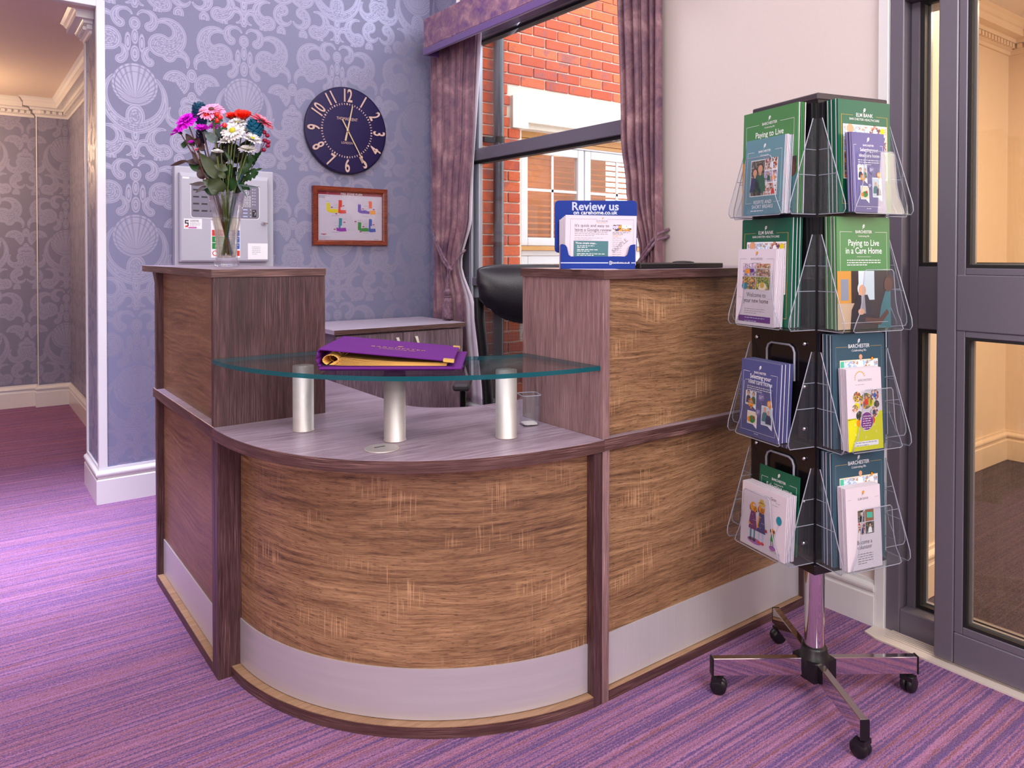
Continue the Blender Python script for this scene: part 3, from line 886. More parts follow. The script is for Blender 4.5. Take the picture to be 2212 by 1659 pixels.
# ---- right wing
dr = thing('reception_desk', 'right straight wing of the wooden reception desk, behind the leaflet stand', 'desk', (1.9, 1.65, 0))
YR = 1.468
MB().box(1.4025, 1.428, YR, 1.825, 0, 1.155).build('end_panel', lit_side_v, dr, bevel=.001)
MB().box(2.360, 2.386, YR, 1.825, 0, 1.155).build('end_panel', dark_v, dr, bevel=.001)
MB().box(1.428, 2.36, 1.80, 1.824, .7225, 1.155).build('inner_panel', dark_v, dr)
MB().box(1.428, 2.36, 1.488, 1.506, .7225, 1.155).build('front_panel', oak, dr)
MB().box(1.428, 2.36, 1.488, 1.506, .03, .690).build('front_panel', oak, dr)
MB().box(1.429, 2.359, 1.484, 1.4875, .032, .176).build('kick_plate', alu, dr, label='brushed metal kick plate')
MB().box(1.428, 2.36, YR, 1.506, 0.001, .030).build('plinth', oak_pale, dr, bevel=.001)
MB().box(1.428, 2.36, YR - .001, YR + .001, 0.001, .029).build('plinth_edge', dark_h, dr)
MB().box(1.4025, 2.386, 1.4665, 2.045, .690, .722).build('worktop', top_wood, dr, bevel=.0015)
MB().box(1.4025, 2.386, 1.465, 1.4668, .690, .7215).build('edge_band', dark_h, dr)
MB().box(1.400, 2.395, 1.463, 1.830, 1.155, 1.180).build('counter_top', top_wood, dr, bevel=.0015)
MB().box(1.400, 1.628, 1.4612, 1.4632, 1.1555, 1.1795).box(1.3982, 1.4002, 1.4612, 1.83, 1.1555, 1.1795).box(1.6284, 2.395, 1.4612, 1.4632, 1.1555, 1.1795).build('edge_band', dark_h, dr)
MB().box(1.45, 2.38, 2.02, 2.04, 0.001, .690).build('back_panel', dark_v, dr)

# ---- curved corner unit
dq = thing('reception_desk', 'curved corner section of the wooden reception desk with a metal kick band', 'desk', (1.1, 1.95, 0))
QX, QY = 1.417, 2.25
def arcpts(r, a0, a1, n): return [(QX + r * math.cos(a0 + (a1 - a0) * i / n), QY + r * math.sin(a0 + (a1 - a0) * i / n)) for i in range(n + 1)]
def arc_wall(name, r0, r1, z0, z1, mat, a0, a1, n=48, label=None, uoff=0):
    m = MB()
    m.grid(lambda u, v: (QX + r1 * math.cos(a0 + (a1 - a0) * u), QY + r1 * math.sin(a0 + (a1 - a0) * u), z0 + (z1 - z0) * v), n, 1, uv=lambda u, v: (uoff + r1 * (a1 - a0) * u, z0 + (z1 - z0) * v))
    o_, i_ = arcpts(r1, a0, a1, n), arcpts(r0, a0, a1, n)
    vs = [(x, y, z1) for x, y in o_] + [(x, y, z1) for x, y in i_]
    m.add(vs, [(k, k + 1, n + 2 + k, n + 1 + k) for k in range(n)])
    vs = [(x, y, z0) for x, y in i_] + [(x, y, z1) for x, y in i_]
    m.add(vs, [(k + 1, k, n + 1 + k, n + 2 + k) for k in range(n)])
    return m.build(name, mat, dq, label=label)
A0, A1 = math.pi + .004, 1.5 * math.pi - .006
aa, ab_ = math.pi + math.asin(.047 / .755) - .008, 1.5 * math.pi - math.asin(.045 / .755) + .0
arc_wall('front_panel', .735, .755, .030, .690, oak, aa, ab_)
arc_wall('kick_plate', .755, .759, .032, .163, alu_arc, aa, ab_, label='curved brushed metal kick band')
arc_wall('plinth', .70, .783, .001, .030, oak_pale, aa, ab_)
arc_wall('plinth_edge', .782, .7845, .0012, .0285, dark_h, aa, ab_)
MB().box(XL, .93, 2.205, 2.2345, 0, .690).build('end_panel', dark_v, dq, bevel=.001)
MB().box(1.371, 1.4005, YR, 1.80, 0, .690).build('end_panel', dark_v, dq, bevel=.001)
def selliptic(a, b, n, k, t0=0.0, t1=1.0):
    out_ = []
    for i in range(k + 1):
        t = (t0 + (t1 - t0) * i / k) * math.pi / 2
        out_.append((QX - a * math.cos(t) ** (2 / n), QY - b * math.sin(t) ** (2 / n)))
    return out_
front = [p for p in selliptic(.825, .790, 2.42, 60) if p[1] < 2.2345 and p[0] < 1.4005]
front = [(.593, 2.2345)] + front + [(1.4005, 1.460)]
inner = [(1.4005, 2.045)] + [(1.40 + .21 * math.cos(t), 2.2340 + .189 * math.sin(t)) for t in [-math.pi / 2 - math.pi / 2 * i / 12 for i in range(13)]] + [(1.19, 2.2345)]
MB().prism(front + inner, .690, .722).build('worktop', top_wood, dq, bevel=.0012)
n = len(front); m = MB(); L = 0; us = [0]
for i in range(1, n): L += math.dist(front[i], front[i - 1]); us.append(L)
def offs(i):
    a = front[max(0, i - 1)]; b_ = front[min(n - 1, i + 1)]; d = Vector((b_[0] - a[0], b_[1] - a[1])).normalized(); q = Vector((d.y, -d.x))
    if q.dot(Vector((front[i][0] - QX, front[i][1] - QY))) < 0: q = -q
    return (front[i][0] + q.x * .0012, front[i][1] + q.y * .0012)
vs = [(*offs(i), .6905) for i in range(n)] + [(*offs(i), .7212) for i in range(n)]
fs = [(i, i + 1, n + i + 1, n + i) for i in range(n - 1)]
m.add(vs, fs, 0, [[(us[i], .69), (us[i + 1], .69), (us[i + 1], .722), (us[i], .722)] for i in range(n - 1)], smooth=True)
m.build('edge_band', dark_h, dq)
gr = MB().lathe([(.0, .7222), (.046, .7222), (.046, .7238), (.041, .7250), (.036, .7242), (.0, .7242)], (.877, 1.735, 0), 32, caps=False)
g = gr.build('cable_grommet', satin, dq, label='round pale metal cable grommet')
MB().box(.862, .892, 1.744, 1.748, .7243, .7249).build('slot', black_plastic, g)

# ---- glass shelf
gs = thing('glass_shelf', 'curved clear glass shelf on three satin metal posts over the desk', 'shelf', (1.0, 1.9, .722))
go = [p for p in selliptic(.828, .776, 2.12, 60) if p[1] < 2.232 and p[0] < 1.398]
go = [(.5905, 2.232)] + go + [(1.398, 1.4745)]
gi = [(1.398, 1.815)] + [(QX + .452 * math.cos(t), QY + .452 * math.sin(t)) for t in [1.5 * math.pi - .06 - (math.pi / 2 - .10) * i / 20 for i in range(21)]] + [(.955, 2.232)]
gt = MB(); poly = go + gi
gt.prism(poly, .908, .920, mi=0, side=1)
gt.build('glass_top', [glass_shelf_m, glass_edge], gs)
for x, y in ((.790, 2.047), (.945, 1.792), (1.206, 1.642)):
    p = MB().lathe([(.0, .7222), (.0305, .7222), (.0305, .7255), (.0292, .7265), (.0292, .9070), (0, .9070)], (x, y, 0), 32, caps=False)
    q = p.build('post', satin, gs)

# ---- cabinet
cb_ = thing('low_cabinet', 'low two-door wooden cabinet against the patterned wall behind the desk', 'cabinet', (1.95, 3.85, 0))
MB().box(1.550, 2.350, 3.592, 4.105, .810, .834).build('top', cab_top, cb_, bevel=.0015)
MB().box(1.550, 2.350, 3.5908, 3.5922, .8105, .8335).build('edge_band', dark_h, cb_)
MB().box(1.565, 2.338, 3.622, 4.10, 0.06, .808).build('body', cab_v, cb_, bevel=.001)
MB().box(1.58, 2.33, 3.64, 4.09, 0.001, 0.06).build('plinth', dark_h, cb_)
handle_m = brushed('pale_handle', (226, 218, 206), 0.3, (2, 2, 90))
for x0, x1, hx in ((1.567, 1.949, 1.915), (1.953, 2.336, 2.030)):
    d = MB().box(x0, x1, 3.602, 3.620, .07, .800).build('door', cab_v, cb_, bevel=.001)
    h = MB(); pts = []
    for i in range(13):
        t = i / 12; z = .775 - .125 * t; yy = 3.602 - .004 - .022 * math.sin(math.pi * min(1, t * 1.0)) ; pts.append((hx + .012 * t, yy, z, .017 * (1 - .55 * t)))
    for i in range(12):
        x, y, z, ww = pts[i]; X, Y, Z, WW = pts[i + 1]
        h.add([(x - ww / 2, y, z), (x + ww / 2, y, z), (X + WW / 2, Y, Z), (X - WW / 2, Y, Z), (x - ww / 2, y + .006, z), (x + ww / 2, y + .006, z), (X + WW / 2, Y + .006, Z), (X - WW / 2, Y + .006, Z)],
              [(0, 1, 5, 4), (3, 2, 1, 0)[::-1], (1, 2, 6, 5), (2, 3, 7, 6), (3, 0, 4, 7), (4, 5, 6, 7)])
    h.build('handle', handle_m, d)

# ---- pelmet and curtains
velvet = fabric('crushed_velvet', (80, 50, 76), (130, 92, 102), (174, 136, 138), 6.0, 0.5)
velvet_pelmet = fabric('mottled_pelmet_velvet', (92, 58, 116), (132, 96, 116), (176, 136, 142), 14.0, 0.3)
purple_trim = pm('purple_trim', (84, 46, 118), 0.5, var=0.06, sheen=.4)
lining_m = pm('curtain_lining', (226, 214, 226), 0.7, var=0.03)
pb = thing('pelmet', 'mottled purple fabric pelmet with a plain violet band across the window top', 'pelmet', (2.35, 3.0, 2.5))
MB().box(2.27, 2.285, 2.06, 3.934, 2.459, 2.636).box(2.285, 2.429, 3.919, 3.934, 2.459, 2.636).build('fabric_front', velvet_pelmet, pb, bevel=.004, seg=2)
MB().box(2.268, 2.287, 2.06, 3.936, 2.418, 2.459).box(2.287, 2.429, 3.917, 3.936, 2.418, 2.459).build('lower_band', purple_trim, pb, bevel=.004, seg=2)
MB().box(2.286, 2.429, 2.06, 3.918, 2.612, 2.628).build('top_board', cream_paint, pb)


def curtain(root, name, mat, keys, x0, amp, folds, seed, nu=150, nv=40, thick=.003, lead=0.0):
    rr = random.Random(seed); ph = [rr.uniform(-.5, .5) for _ in range(folds + 2)]; am = [rr.uniform(.6, 1.25) for _ in range(folds + 2)]
    def fn(u, v):
        z = keys[0][0] + (keys[-1][0] - keys[0][0]) * v
        for a, b_ in zip(keys, keys[1:]):
            if a[0] >= z >= b_[0] - 1e-9:
                t = (a[0] - z) / (a[0] - b_[0]) if a[0] > b_[0] else 0; t = t * t * (3 - 2 * t)
                y0 = a[1] + (b_[1] - a[1]) * t; y1 = a[2] + (b_[2] - a[2]) * t; break
        uu = u
        k = uu * folds; i = int(min(k, folds)); 
        wv = math.sin(2 * math.pi * k + ph[i] * .8 + .35 * math.sin(3 * v + i)) * am[i]
        squeeze = abs(y1 - y0) / .46
        am_ = amp * (1.25 - .5 * squeeze)
        if lead and u > 1 - lead: wv *= (1 - u) / lead * .7
        return (x0 + am_ * wv, y0 + (y1 - y0) * (u + .012 * math.cos(2 * math.pi * k)), z)
    m = MB().grid(fn, nu, nv)
    return m.build(name, mat, root, solid=thick)


cl = thing('curtain', 'purple velvet curtain on the far left side of the window, tied back', 'curtain', (2.38, 3.8, 0.4))
curtain(cl, 'drape', velvet, [(2.60, 4.05, 3.545), (2.0, 4.05, 3.575), (1.45, 4.04, 3.635), (1.17, 4.00, 3.735), (.95, 4.02, 3.66), (.38, 4.03, 3.60)], 2.386, .024, 7, 3, lead=.22)
curtain(cl, 'lining', lining_m, [(2.60, 3.7, 3.535), (1.45, 3.75, 3.632), (1.17, 3.80, 3.738), (.90, 3.74, 3.60), (.36, 3.70, 3.53)], 2.418, .003, 2, 5, nu=30)
cr = thing('curtain', 'purple velvet curtain beside the bare cream wall, tied back', 'curtain', (2.38, 2.25, 0.4))
curtain(cr, 'drape', velvet, [(2.60, 2.425, 2.145), (1.75, 2.385, 2.145), (1.5, 2.345, 2.145), (1.22, 2.250, 2.145), (.95, 2.28, 2.145), (.38, 2.33, 2.145)], 2.385, .026, 6, 11)
rope_m = fabric('tie_rope', (88, 56, 78), (124, 92, 108), (160, 128, 140), 60.0, 0.4)
tl = thing('tassel_tieback', 'mauve rope tieback with a hanging tassel on the far left curtain', 'tieback', (2.35, 3.75, 1.1))
MB().tube([(2.426, 3.99, 1.36), (2.372, 3.985, 1.35), (2.360, 3.93, 1.30), (2.355, 3.85, 1.215), (2.352, 3.775, 1.155), (2.350, 3.745, 1.14)], .008, 8) \
    .tube([(2.426, 3.99, 1.335), (2.370, 3.975, 1.325), (2.356, 3.92, 1.275), (2.350, 3.84, 1.185), (2.348, 3.765, 1.135)], .008, 8) \
    .tube([(2.412, 3.69, 1.25), (2.372, 3.70, 1.215), (2.352, 3.725, 1.165), (2.348, 3.75, 1.14)], .007, 8).build('rope', rope_m, tl)
MB().ball((2.342, 3.752, 1.138), (.017, .022, .016), 12, 8).build('knot', rope_m, tl)
MB().tube([(2.338, 3.762, 1.13), (2.334, 3.765, 1.08), (2.332, 3.760, 1.02)], .0045, 8).tube([(2.338, 3.742, 1.13), (2.334, 3.748, 1.08), (2.332, 3.758, 1.02)], .0045, 8).build('cord', rope_m, tl)
MB().ball((2.330, 3.759, 1.000), (.022, .022, .024), 16, 10).lathe([(.0, .980), (.02, .980), (.02, .972), (0, .972)], (2.33, 3.759, 0), 16, caps=False).build('tassel_head', rope_m, tl)
MB().lathe([(.014, .973), (.024, .963), (.027, .93), (.029, .86), (.030, .842), (0, .842)], (2.33, 3.759, 0), 60, caps=False, lobes=lambda a, z: 1 + .07 * math.sin(20 * a)).build('fringe', rope_m, tl)
tr_ = thing('rope_tieback', 'plain mauve rope tieback round the curtain beside the cream wall', 'tieback', (2.37, 2.2, 1.2))
MB().tube([(2.427, 2.142, 1.33), (2.365, 2.146, 1.31), (2.356, 2.18, 1.27), (2.354, 2.225, 1.215), (2.358, 2.262, 1.18)], .007, 8) \
    .tube([(2.427, 2.142, 1.30), (2.362, 2.148, 1.285), (2.352, 2.19, 1.235), (2.352, 2.24, 1.185)], .007, 8).build('rope', rope_m, tr_)

# ---- office chair
oc = thing('office_chair', 'black leather and mesh high-back office chair behind the desk', 'chair', (2.06, 2.65, 0), R(-36.73))
OM = WM[oc.name]
def L_(p): return tuple(OM @ Vector(p))
def head(u, v):
    x = -.225 + .45 * u
    zt = 1.178 - .02 * abs(2 * u - 1) ** 6; zb = .918 + .105 * abs(2 * u - 1) ** 2.2
    e = abs(2 * v - 1)
    z = zb + (zt - zb) * v
    wd = 1 - .06 * (1 - v) if v < .5 else 1 - .03 * (v - .5)
    return (x * wd, -.045 * (1 - e ** 2.5) * (1 - abs(2 * u - 1) ** 5 * .8) - .02 + .05 * (2 * u - 1) ** 2 * -1 * .6, z)
hm = MB(); hm.grid(lambda u, v: L_(head(u, v)), 24, 14)
hm.grid(lambda u, v: L_((head(1 - u, v)[0], .055 + .02 * (1 - abs(2 * v - 1) ** 3) - .03 * (2 * u - 1) ** 2, head(1 - u, v)[2])), 24, 14)
for i in range(24):
    for v, fl in ((0, 1), (1, 0)):
        a, b_ = head(i / 24, v), head((i + 1) / 24, v); A = (a[0], .055 - .03 * (2 * i / 24 - 1) ** 2, a[2]); B = (b_[0], .055 - .03 * (2 * (i + 1) / 24 - 1) ** 2, b_[2])
        hm.add([L_(a), L_(b_), L_(B), L_(A)], [(0, 1, 2, 3)])
for i in range(14):
    for u in (0, 1):
        a, b_ = head(u, i / 14), head(u, (i + 1) / 14)
        hm.add([L_(a), L_(b_), L_((b_[0], .025, b_[2])), L_((a[0], .025, a[2]))], [(0, 1, 2, 3)])
ho = hm.build('headrest', leather, oc, merge=True); ho.modifiers.new('b', 'BEVEL').width = .008
fr = MB()
for s in (-1, 1):
    fr.tube([L_((s * .215, .01, 1.03)), L_((s * .212, .012, .93)), L_((s * .196, .02, .79)), L_((s * .178, .02, .62)), L_((s * .170, .0, .50))], .017, 10, flat=1.5)
fr.tube([L_((-.17, 0, .50)), L_((.17, 0, .50))], .016, 10)
fr.build('back_frame', black_plastic, oc)
b = NB('mesh_fabric'); s_ = b.sep(b.coord())
k1 = b.m1('SINE', b.mul(b.add(s_[0], s_[2]), 620.0)); k2 = b.m1('SINE', b.mul(b.sub(s_[0], s_[2]), 620.0))
hole = b.m1('GREATER_THAN', b.mul(k1, k2), 0.42)
trn = b.node('ShaderNodeBsdfTransparent'); mxs = b.node('ShaderNodeMixShader'); b.link(hole, mxs.inputs[0]); b.link(b.b.outputs[0], mxs.inputs[1]); b.link(trn.outputs[0], mxs.inputs[2]); b.link(mxs.outputs[0], b.out.inputs[0])
b.b.inputs['Base Color'].default_value = lin((30, 28, 34)); b.b.inputs['Roughness'].default_value = .6
mesh_mat = b.m
MB().grid(lambda u, v: L_(((-.19 + .38 * u) * (1.05 - .18 * (1 - v)), .03 - .03 * (2 * u - 1) ** 2, .51 + .50 * v)), 10, 10).build('mesh_back', mesh_mat, oc)
def cushion(u, v):
    x = -.24 + .48 * u; y = -.50 + .48 * v; e = max(abs(2 * u - 1), abs(2 * v - 1))
    return L_((x, y, .47 + .06 * (1 - e ** 6)))
sm = MB().grid(cushion, 16, 16); sm.prism([(-.24, -.5), (.24, -.5), (.24, -.02), (-.24, -.02)], .44, .471, lambda a, b_, h: L_((a, b_, h)))
sm.build('seat', leather, oc)
for s in (-1, 1):
    a_ = MB().tube([L_((s * .23, -.18, .46)), L_((s * .275, -.18, .50)), L_((s * .275, -.18, .66))], .014, 8).build('armrest', black_plastic, oc)
    MB().box(s * .275 - .035, s * .275 + .035, -.30, -.07, .66, .69, mat=OM).build('arm_pad', pm('arm_pad_grey', (62, 56, 62), .5), a_, bevel=.01, seg=2)
MB().lathe([(.03, .12), (.03, .30), (.022, .30), (.022, .44)], L_((0, -.26, 0)), 16).build('gas_column', black_plastic, oc)
for i in range(5):
    a = 2 * math.pi * i / 5 + .3; e = (.25 * math.cos(a), -.26 + .25 * math.sin(a))
    g = MB().tube([L_((0, -.26, .13)), L_((e[0] * .6, -.26 + (e[1] + .26) * .6, .10)), L_((*e, .075))], [.025, .02, .016], 8).build('base_leg', black_plastic, oc)
    MB().ball(L_((*e, .0275)), (.027, .027, .027), 12, 8).build('caster', black_plastic, g)


# ------------------------------------------------------------------ print inks
def ink(name, col, rough=.45): return pm(name, col, rough, var=.03, scale=80)
I_white = ink('ink_white', (240, 238, 240)); I_black = ink('ink_black', (34, 32, 38)); I_grey = ink('ink_grey', (150, 144, 152)); I_dgrey = ink('ink_dark_grey', (84, 80, 88))
I_red = ink('ink_red', (214, 44, 24)); I_crimson = ink('ink_crimson', (160, 18, 58)); I_yellow = ink('ink_yellow', (224, 206, 20)); I_orange = ink('ink_orange', (240, 150, 20))
I_green = ink('ink_green', (22, 132, 50)); I_blue = ink('ink_blue', (54, 86, 172)); I_violet = ink('ink_violet', (86, 40, 160)); I_magenta = ink('ink_magenta', (140, 20, 160)); I_teal = ink('ink_teal', (30, 132, 152))
I_orange2 = ink('ink_deep_orange', (236, 84, 12)); I_teal2 = ink('ink_dull_teal', (62, 112, 118)); I_skin = ink('ink_skin', (216, 160, 124)); I_navy = ink('ink_navy', (40, 44, 84)); I_lav = ink('ink_lavender', (182, 190, 226))
paper_white = pm('paper_white', (208, 198, 208), .5, var=.02)

# ------------------------------------------------------------------ wall clock
ck = thing('wall_clock', 'round dark indigo wall clock with rose gold numerals', 'clock', (1.852, 4.129, 1.948))
clock_face = pm('clock_face', (36, 27, 70), .5, 0, var=.05, scale=60, spec=.25)
clock_rim = pm('clock_rim', (40, 32, 58), .3, .4)
rose = pm('rose_gold', (214, 182, 170), .3, .35, var=.04); brass = pm('pale_brass', (222, 196, 160), .3, .6, var=.04)
CX, CZ = 1.852, 1.948; CR = .2535
MR = Matrix.Translation((CX, 4.129, CZ)) @ Matrix.Rotation(R(90), 4, 'X')
MB().lathe([(0, 0), (CR - .012, 0), (CR, .010), (CR, .022), (CR - .004, .027), (CR - .010, .029), (0, .0295)], (0, 0, 0), 96, caps=False, mat=MR).build('face', clock_face, ck)
MB().lathe([(CR - .001, .004), (CR + .002, .010), (CR + .002, .023), (CR - .001, .0275), (CR - .003, .0275)], (0, 0, 0), 96, caps=False, mat=MR).build('rim', clock_rim, ck)
def cf(x, z, l): return (CX + x, 4.0993 - l * .0004, CZ + z)
def raised(body, x, z, size, ang, mat, name, depth=.004, bold=.016, sx=.62):
    vs, fs = text_geo(body, size, bold, 'CENTER', 4)
    ys = [p[1] for p in vs]; my = (max(ys) + min(ys)) / 2; r = rot2(ang, (x, z))
    m = MB().add([(CX + a, 4.0990 - depth / 2, CZ + b_) for a, b_ in (r(p[0] * sx, p[1] - my) for p in vs)], fs)
    o = m.build(name, mat, ck, solid=depth, merge=True); return o
for h in range(1, 13):
    t = R(30 * h); rr = .205
    raised(str(h), rr * math.sin(t), rr * math.cos(t), .106, -(t if h in (9, 10, 11, 12, 1, 2, 3) else t - math.pi), rose, 'numeral')
pt = Print(cf)
for k in range(60):
    t = R(6 * k); a, b_ = (.150, .161); wd = .0045 if k % 5 else .008
    pt.line(a * math.sin(t), a * math.cos(t), b_ * math.sin(t), b_ * math.cos(t), wd, rose, 2)
pt.text('THOMAS KENT', 0, .060, .024, rose, 2, bold=.004, sx=.80); pt.text('LONDON', 0, -.078, .019, rose, 2, sx=.85, space=1.05)
pt.build('dial_print', ck)
def hand(name, ang, l, tail, w0, y):
    d = (math.sin(ang), math.cos(ang)); n_ = (d[1], -d[0])
    p = [(-tail, w0 * .8), (l * .98, w0 * .5), (l, 0), (l * .98, -w0 * .5), (-tail, -w0 * .8)]
    pl = [(d[0] * a + n_[0] * b_, d[1] * a + n_[1] * b_) for a, b_ in p]
    MB().prism(pl, y, y + .002, lambda a, b_, h: (CX + a, h, CZ + b_)).build(name, brass, ck, bevel=.0006)
hand('hour_hand', R(12.5), .150, .062, .0068, 4.0925); hand('minute_hand', R(150.5), .226, .072, .0048, 4.088)
MB().lathe([(0, .030), (.008, .030), (.008, .043), (0, .044)], (0, 0, 0), 16, caps=False, mat=MR).build('hub', brass, ck)

# ------------------------------------------------------------------ framed fire plan
fp = thing('framed_plan', 'red-brown wooden frame with a coloured fire zone plan, below the clock', 'picture frame', (1.881, 4.129, 1.446))
mahog = wood('mahogany', (70, 18, 8), (112, 40, 18), (140, 58, 28), ring=.6, contrast=.8, rough=.25)
X0, X1, Z0, Z1, T = 1.646, 2.116, 1.275, 1.617, .031
for k, (p, q) in enumerate((((X0, Z0), (X1, Z0)), ((X1, Z0), (X1, Z1)), ((X1, Z1), (X0, Z1)), ((X0, Z1), (X0, Z0)))):
    d = Vector((q[0] - p[0], q[1] - p[1])).normalized(); n_ = Vector((-d.y, d.x)); P0, P1 = Vector(p), Vector(q)
    sec = [(0, 4.128), (0, 4.104), (.004, 4.100), (.022, 4.101), (T, 4.107), (T, 4.128)]
    vs = [((P0 + n_ * a + d * a).x, y, (P0 + n_ * a + d * a).y) for a, y in sec] + [((P1 + n_ * a - d * a).x, y, (P1 + n_ * a - d * a).y) for a, y in sec]
    m = MB().add(vs, [(i, (i + 1) % 6, 6 + (i + 1) % 6, 6 + i) for i in range(6)] + [(5, 4, 3, 2, 1, 0), (6, 7, 8, 9, 10, 11)])
    m.build('frame_rail', mahog, fp)
pp = MB().box(X0 + T, X1 - T, 4.1175, 4.1195, Z0 + T, Z1 - T).build('plan_sheet', paper_white, fp)
FW, FH = X1 - X0 - 2 * T, Z1 - Z0 - 2 * T
pr = Print(lambda x, z, l: (X0 + T + x * FW, 4.1172 - l * .0003, Z0 + T + z * FH))
def zx(a): return (a - 320) / 1535
def zz(b_, a=1000): return (1442 - b_) / (1160 - (a - 320) * .058)
def blk(pts, mat): pr.poly([(zx(a), zz(b_, a)) for a, b_ in pts], mat, 1)
pr.rect(0, .945, 1, 1, I_crimson); pr.text('FIRE ZONE PLAN', .515, .951, .062, I_white, 2, bold=.02, sx=.72)
blk([(520, 555), (605, 565), (605, 705), (680, 700), (775, 705), (800, 730), (800, 790), (640, 798), (560, 770), (525, 740)], I_yellow)
blk([(805, 490), (883, 500), (883, 660), (850, 660), (850, 725), (975, 730), (985, 805), (860, 812), (795, 795)], I_red)
blk([(1265, 590), (1338, 600), (1338, 738), (1440, 730), (1520, 760), (1545, 765), (1545, 820), (1370, 812), (1300, 795), (1260, 765)], I_violet)
blk([(1525, 522), (1608, 530), (1605, 695), (1530, 690)], I_orange2); blk([(1550, 745), (1690, 745), (1705, 830), (1560, 836)], I_orange)
blk([(810, 915), (885, 925), (880, 1090), (850, 1110), (850, 1160), (795, 1155), (805, 1090)], I_teal); blk([(750, 1135), (795, 1160), (970, 1145), (990, 1230), (850, 1238), (755, 1220)], I_magenta)
blk([(1265, 1010), (1345, 1020), (1340, 1155), (1440, 1145), (1525, 1155), (1525, 1230), (1370, 1230), (1300, 1212), (1260, 1185)], I_green)
blk([(1530, 935), (1608, 945), (1605, 1105), (1572, 1105), (1575, 1165), (1690, 1160), (1702, 1240), (1570, 1250), (1527, 1230)], I_blue)
for a, b_ in ((645, 662), (920, 632), (748, 815), (1382, 702), (1652, 718), (1205, 1000), (938, 1020), (714, 1184), (1395, 1117), (1645, 1070), (1328, 1238)): blk([(a - 24, b_ - 12), (a + 24, b_ - 12), (a + 24, b_ + 12), (a - 24, b_ + 12)], I_crimson)
for a, b_, t in ((560, 525, 'ZONE 10'), (735, 612, 'ZONE 7'), (740, 672, 'ZONE 8'), (945, 686, 'ZONE 12'), (1300, 556, 'ZONE 11'), (1560, 500, 'ZONE 15'), (1465, 640, 'ZONE 5'), (1465, 702, 'ZONE 6'), (1768, 808, 'ZONE 14'), (950, 946, 'ZONE 13'), (745, 1030, 'ZONE 1'), (745, 1100, 'ZONE 2'), (1050, 1198, 'ZONE 16'), (1305, 972, 'ZONE 9'), (1465, 1056, 'ZONE 3'), (1470, 1112, 'ZONE 4'), (1668, 1122, 'ZONE 17')):
    pr.text(t, zx(a), zz(b_ + 8, a), .026, I_grey, 1, res=1, sx=.72)
for a, b_, t in ((735, 872, 'Second Floor'), (1460, 892, 'Third Floor'), (735, 1264, 'Ground Floor'), (1460, 1276, 'First Floor')): pr.text(t, zx(a), zz(b_, a), .030, I_dgrey, 1, res=1, sx=.72)
pr.text('Northampton Road,', .085, .905, .032, I_dgrey, 1, res=1, sx=.72); pr.text('Kettering', .06, .875, .032, I_dgrey, 1, res=1, sx=.72)
pr.rect(.05, .118, .13, .132, I_crimson); pr.poly([(.085, .118), (.10, .118), (.093, .09)], I_crimson); pr.lines(.02, .18, .07, 3, .024, .006, I_grey); pr.lines(.87, 1.0, .02, 1, .02, .008, I_dgrey)
pr.build('plan_print', pp)
MB().box(X0 + T - .001, X1 - T + .001, 4.1120, 4.1132, Z0 + T - .001, Z1 - T + .001).build('glass', glassy('picture_glass', (250, 250, 252), .8), fp)

# ------------------------------------------------------------------ fire alarm panel
fa = thing('fire_alarm_panel', 'pale grey wall-mounted fire alarm panel behind the flower vase', 'alarm panel', (1.15, 4.129, 1.10))
panel_m = pm('panel_grey_white', (180, 179, 190), .4, var=.015); slate_disp = pm('display_grey', (120, 116, 132), .35, var=.03)
MB().box(.900, 1.407, 4.075, 4.1295, 1.06, 1.674).build('back_box', panel_m, fa, bevel=.006, seg=2)
dz = 4.030
dd = MB().box(.916, 1.366, dz + .008, 4.0748, 1.183, 1.638)
dd.add([(.916, dz + .008, 1.183), (1.366, dz + .008, 1.183), (1.366, dz + .008, 1.638), (.916, dz + .008, 1.638), (.924, dz, 1.191), (1.358, dz, 1.191), (1.358, dz, 1.618), (.924, dz, 1.618)], [(0, 1, 5, 4), (1, 2, 6, 5), (2, 3, 7, 6), (3, 0, 4, 7), (4, 5, 6, 7)])
door = dd.build('door', panel_m, fa, bevel=.002)
def rrect(x0, z0, x1, z1, r, n=5):
    o_ = []
    for cx, cz, a in ((x1 - r, z1 - r, 0), (x0 + r, z1 - r, 90), (x0 + r, z0 + r, 180), (x1 - r, z0 + r, 270)):
        for k in range(n + 1): t = R(a + 90 * k / n); o_.append((cx + r * math.cos(t), cz + r * math.sin(t)))
    return o_
pf = Print(lambda x, z, l: (x, dz - .0002 - l * .0004, z))
pf.poly(rrect(.966, 1.408, 1.316, 1.588, .016), I_white, 1); pf.poly(rrect(.969, 1.411, 1.313, 1.585, .014), slate_disp, 2)
for r_ in range(4):
    for c_ in range(3): pf.rect(.978 + c_ * .041, 1.552 - r_ * .0355 - .004, 1.007 + c_ * .041, 1.552 - r_ * .0355 + .004, I_black, 3)
for r_ in range(4):
    for c_ in range(3):
        x, z = 1.229 + c_ * .0145, 1.520 - r_ * .0155
        pf.poly(rrect(x, z, x + .0115, z + .012, .002, 2), I_white, 3); pf.poly(rrect(x + .0012, z + .0012, x + .0103, z + .0108, .002, 2), slate_disp, 4); pf.text(str((r_ * 3 + c_ + 1) % 10), x + .0058, z + .003, .009, I_white, 5, res=1)
pf.disc(1.246, 1.549, .013, I_white, 3); pf.disc(1.246, 1.549, .0115, slate_disp, 4); pf.line(1.246, 1.541, 1.246, 1.557, .002, I_white, 5); pf.line(1.238, 1.549, 1.254, 1.549, .002, I_white, 5)
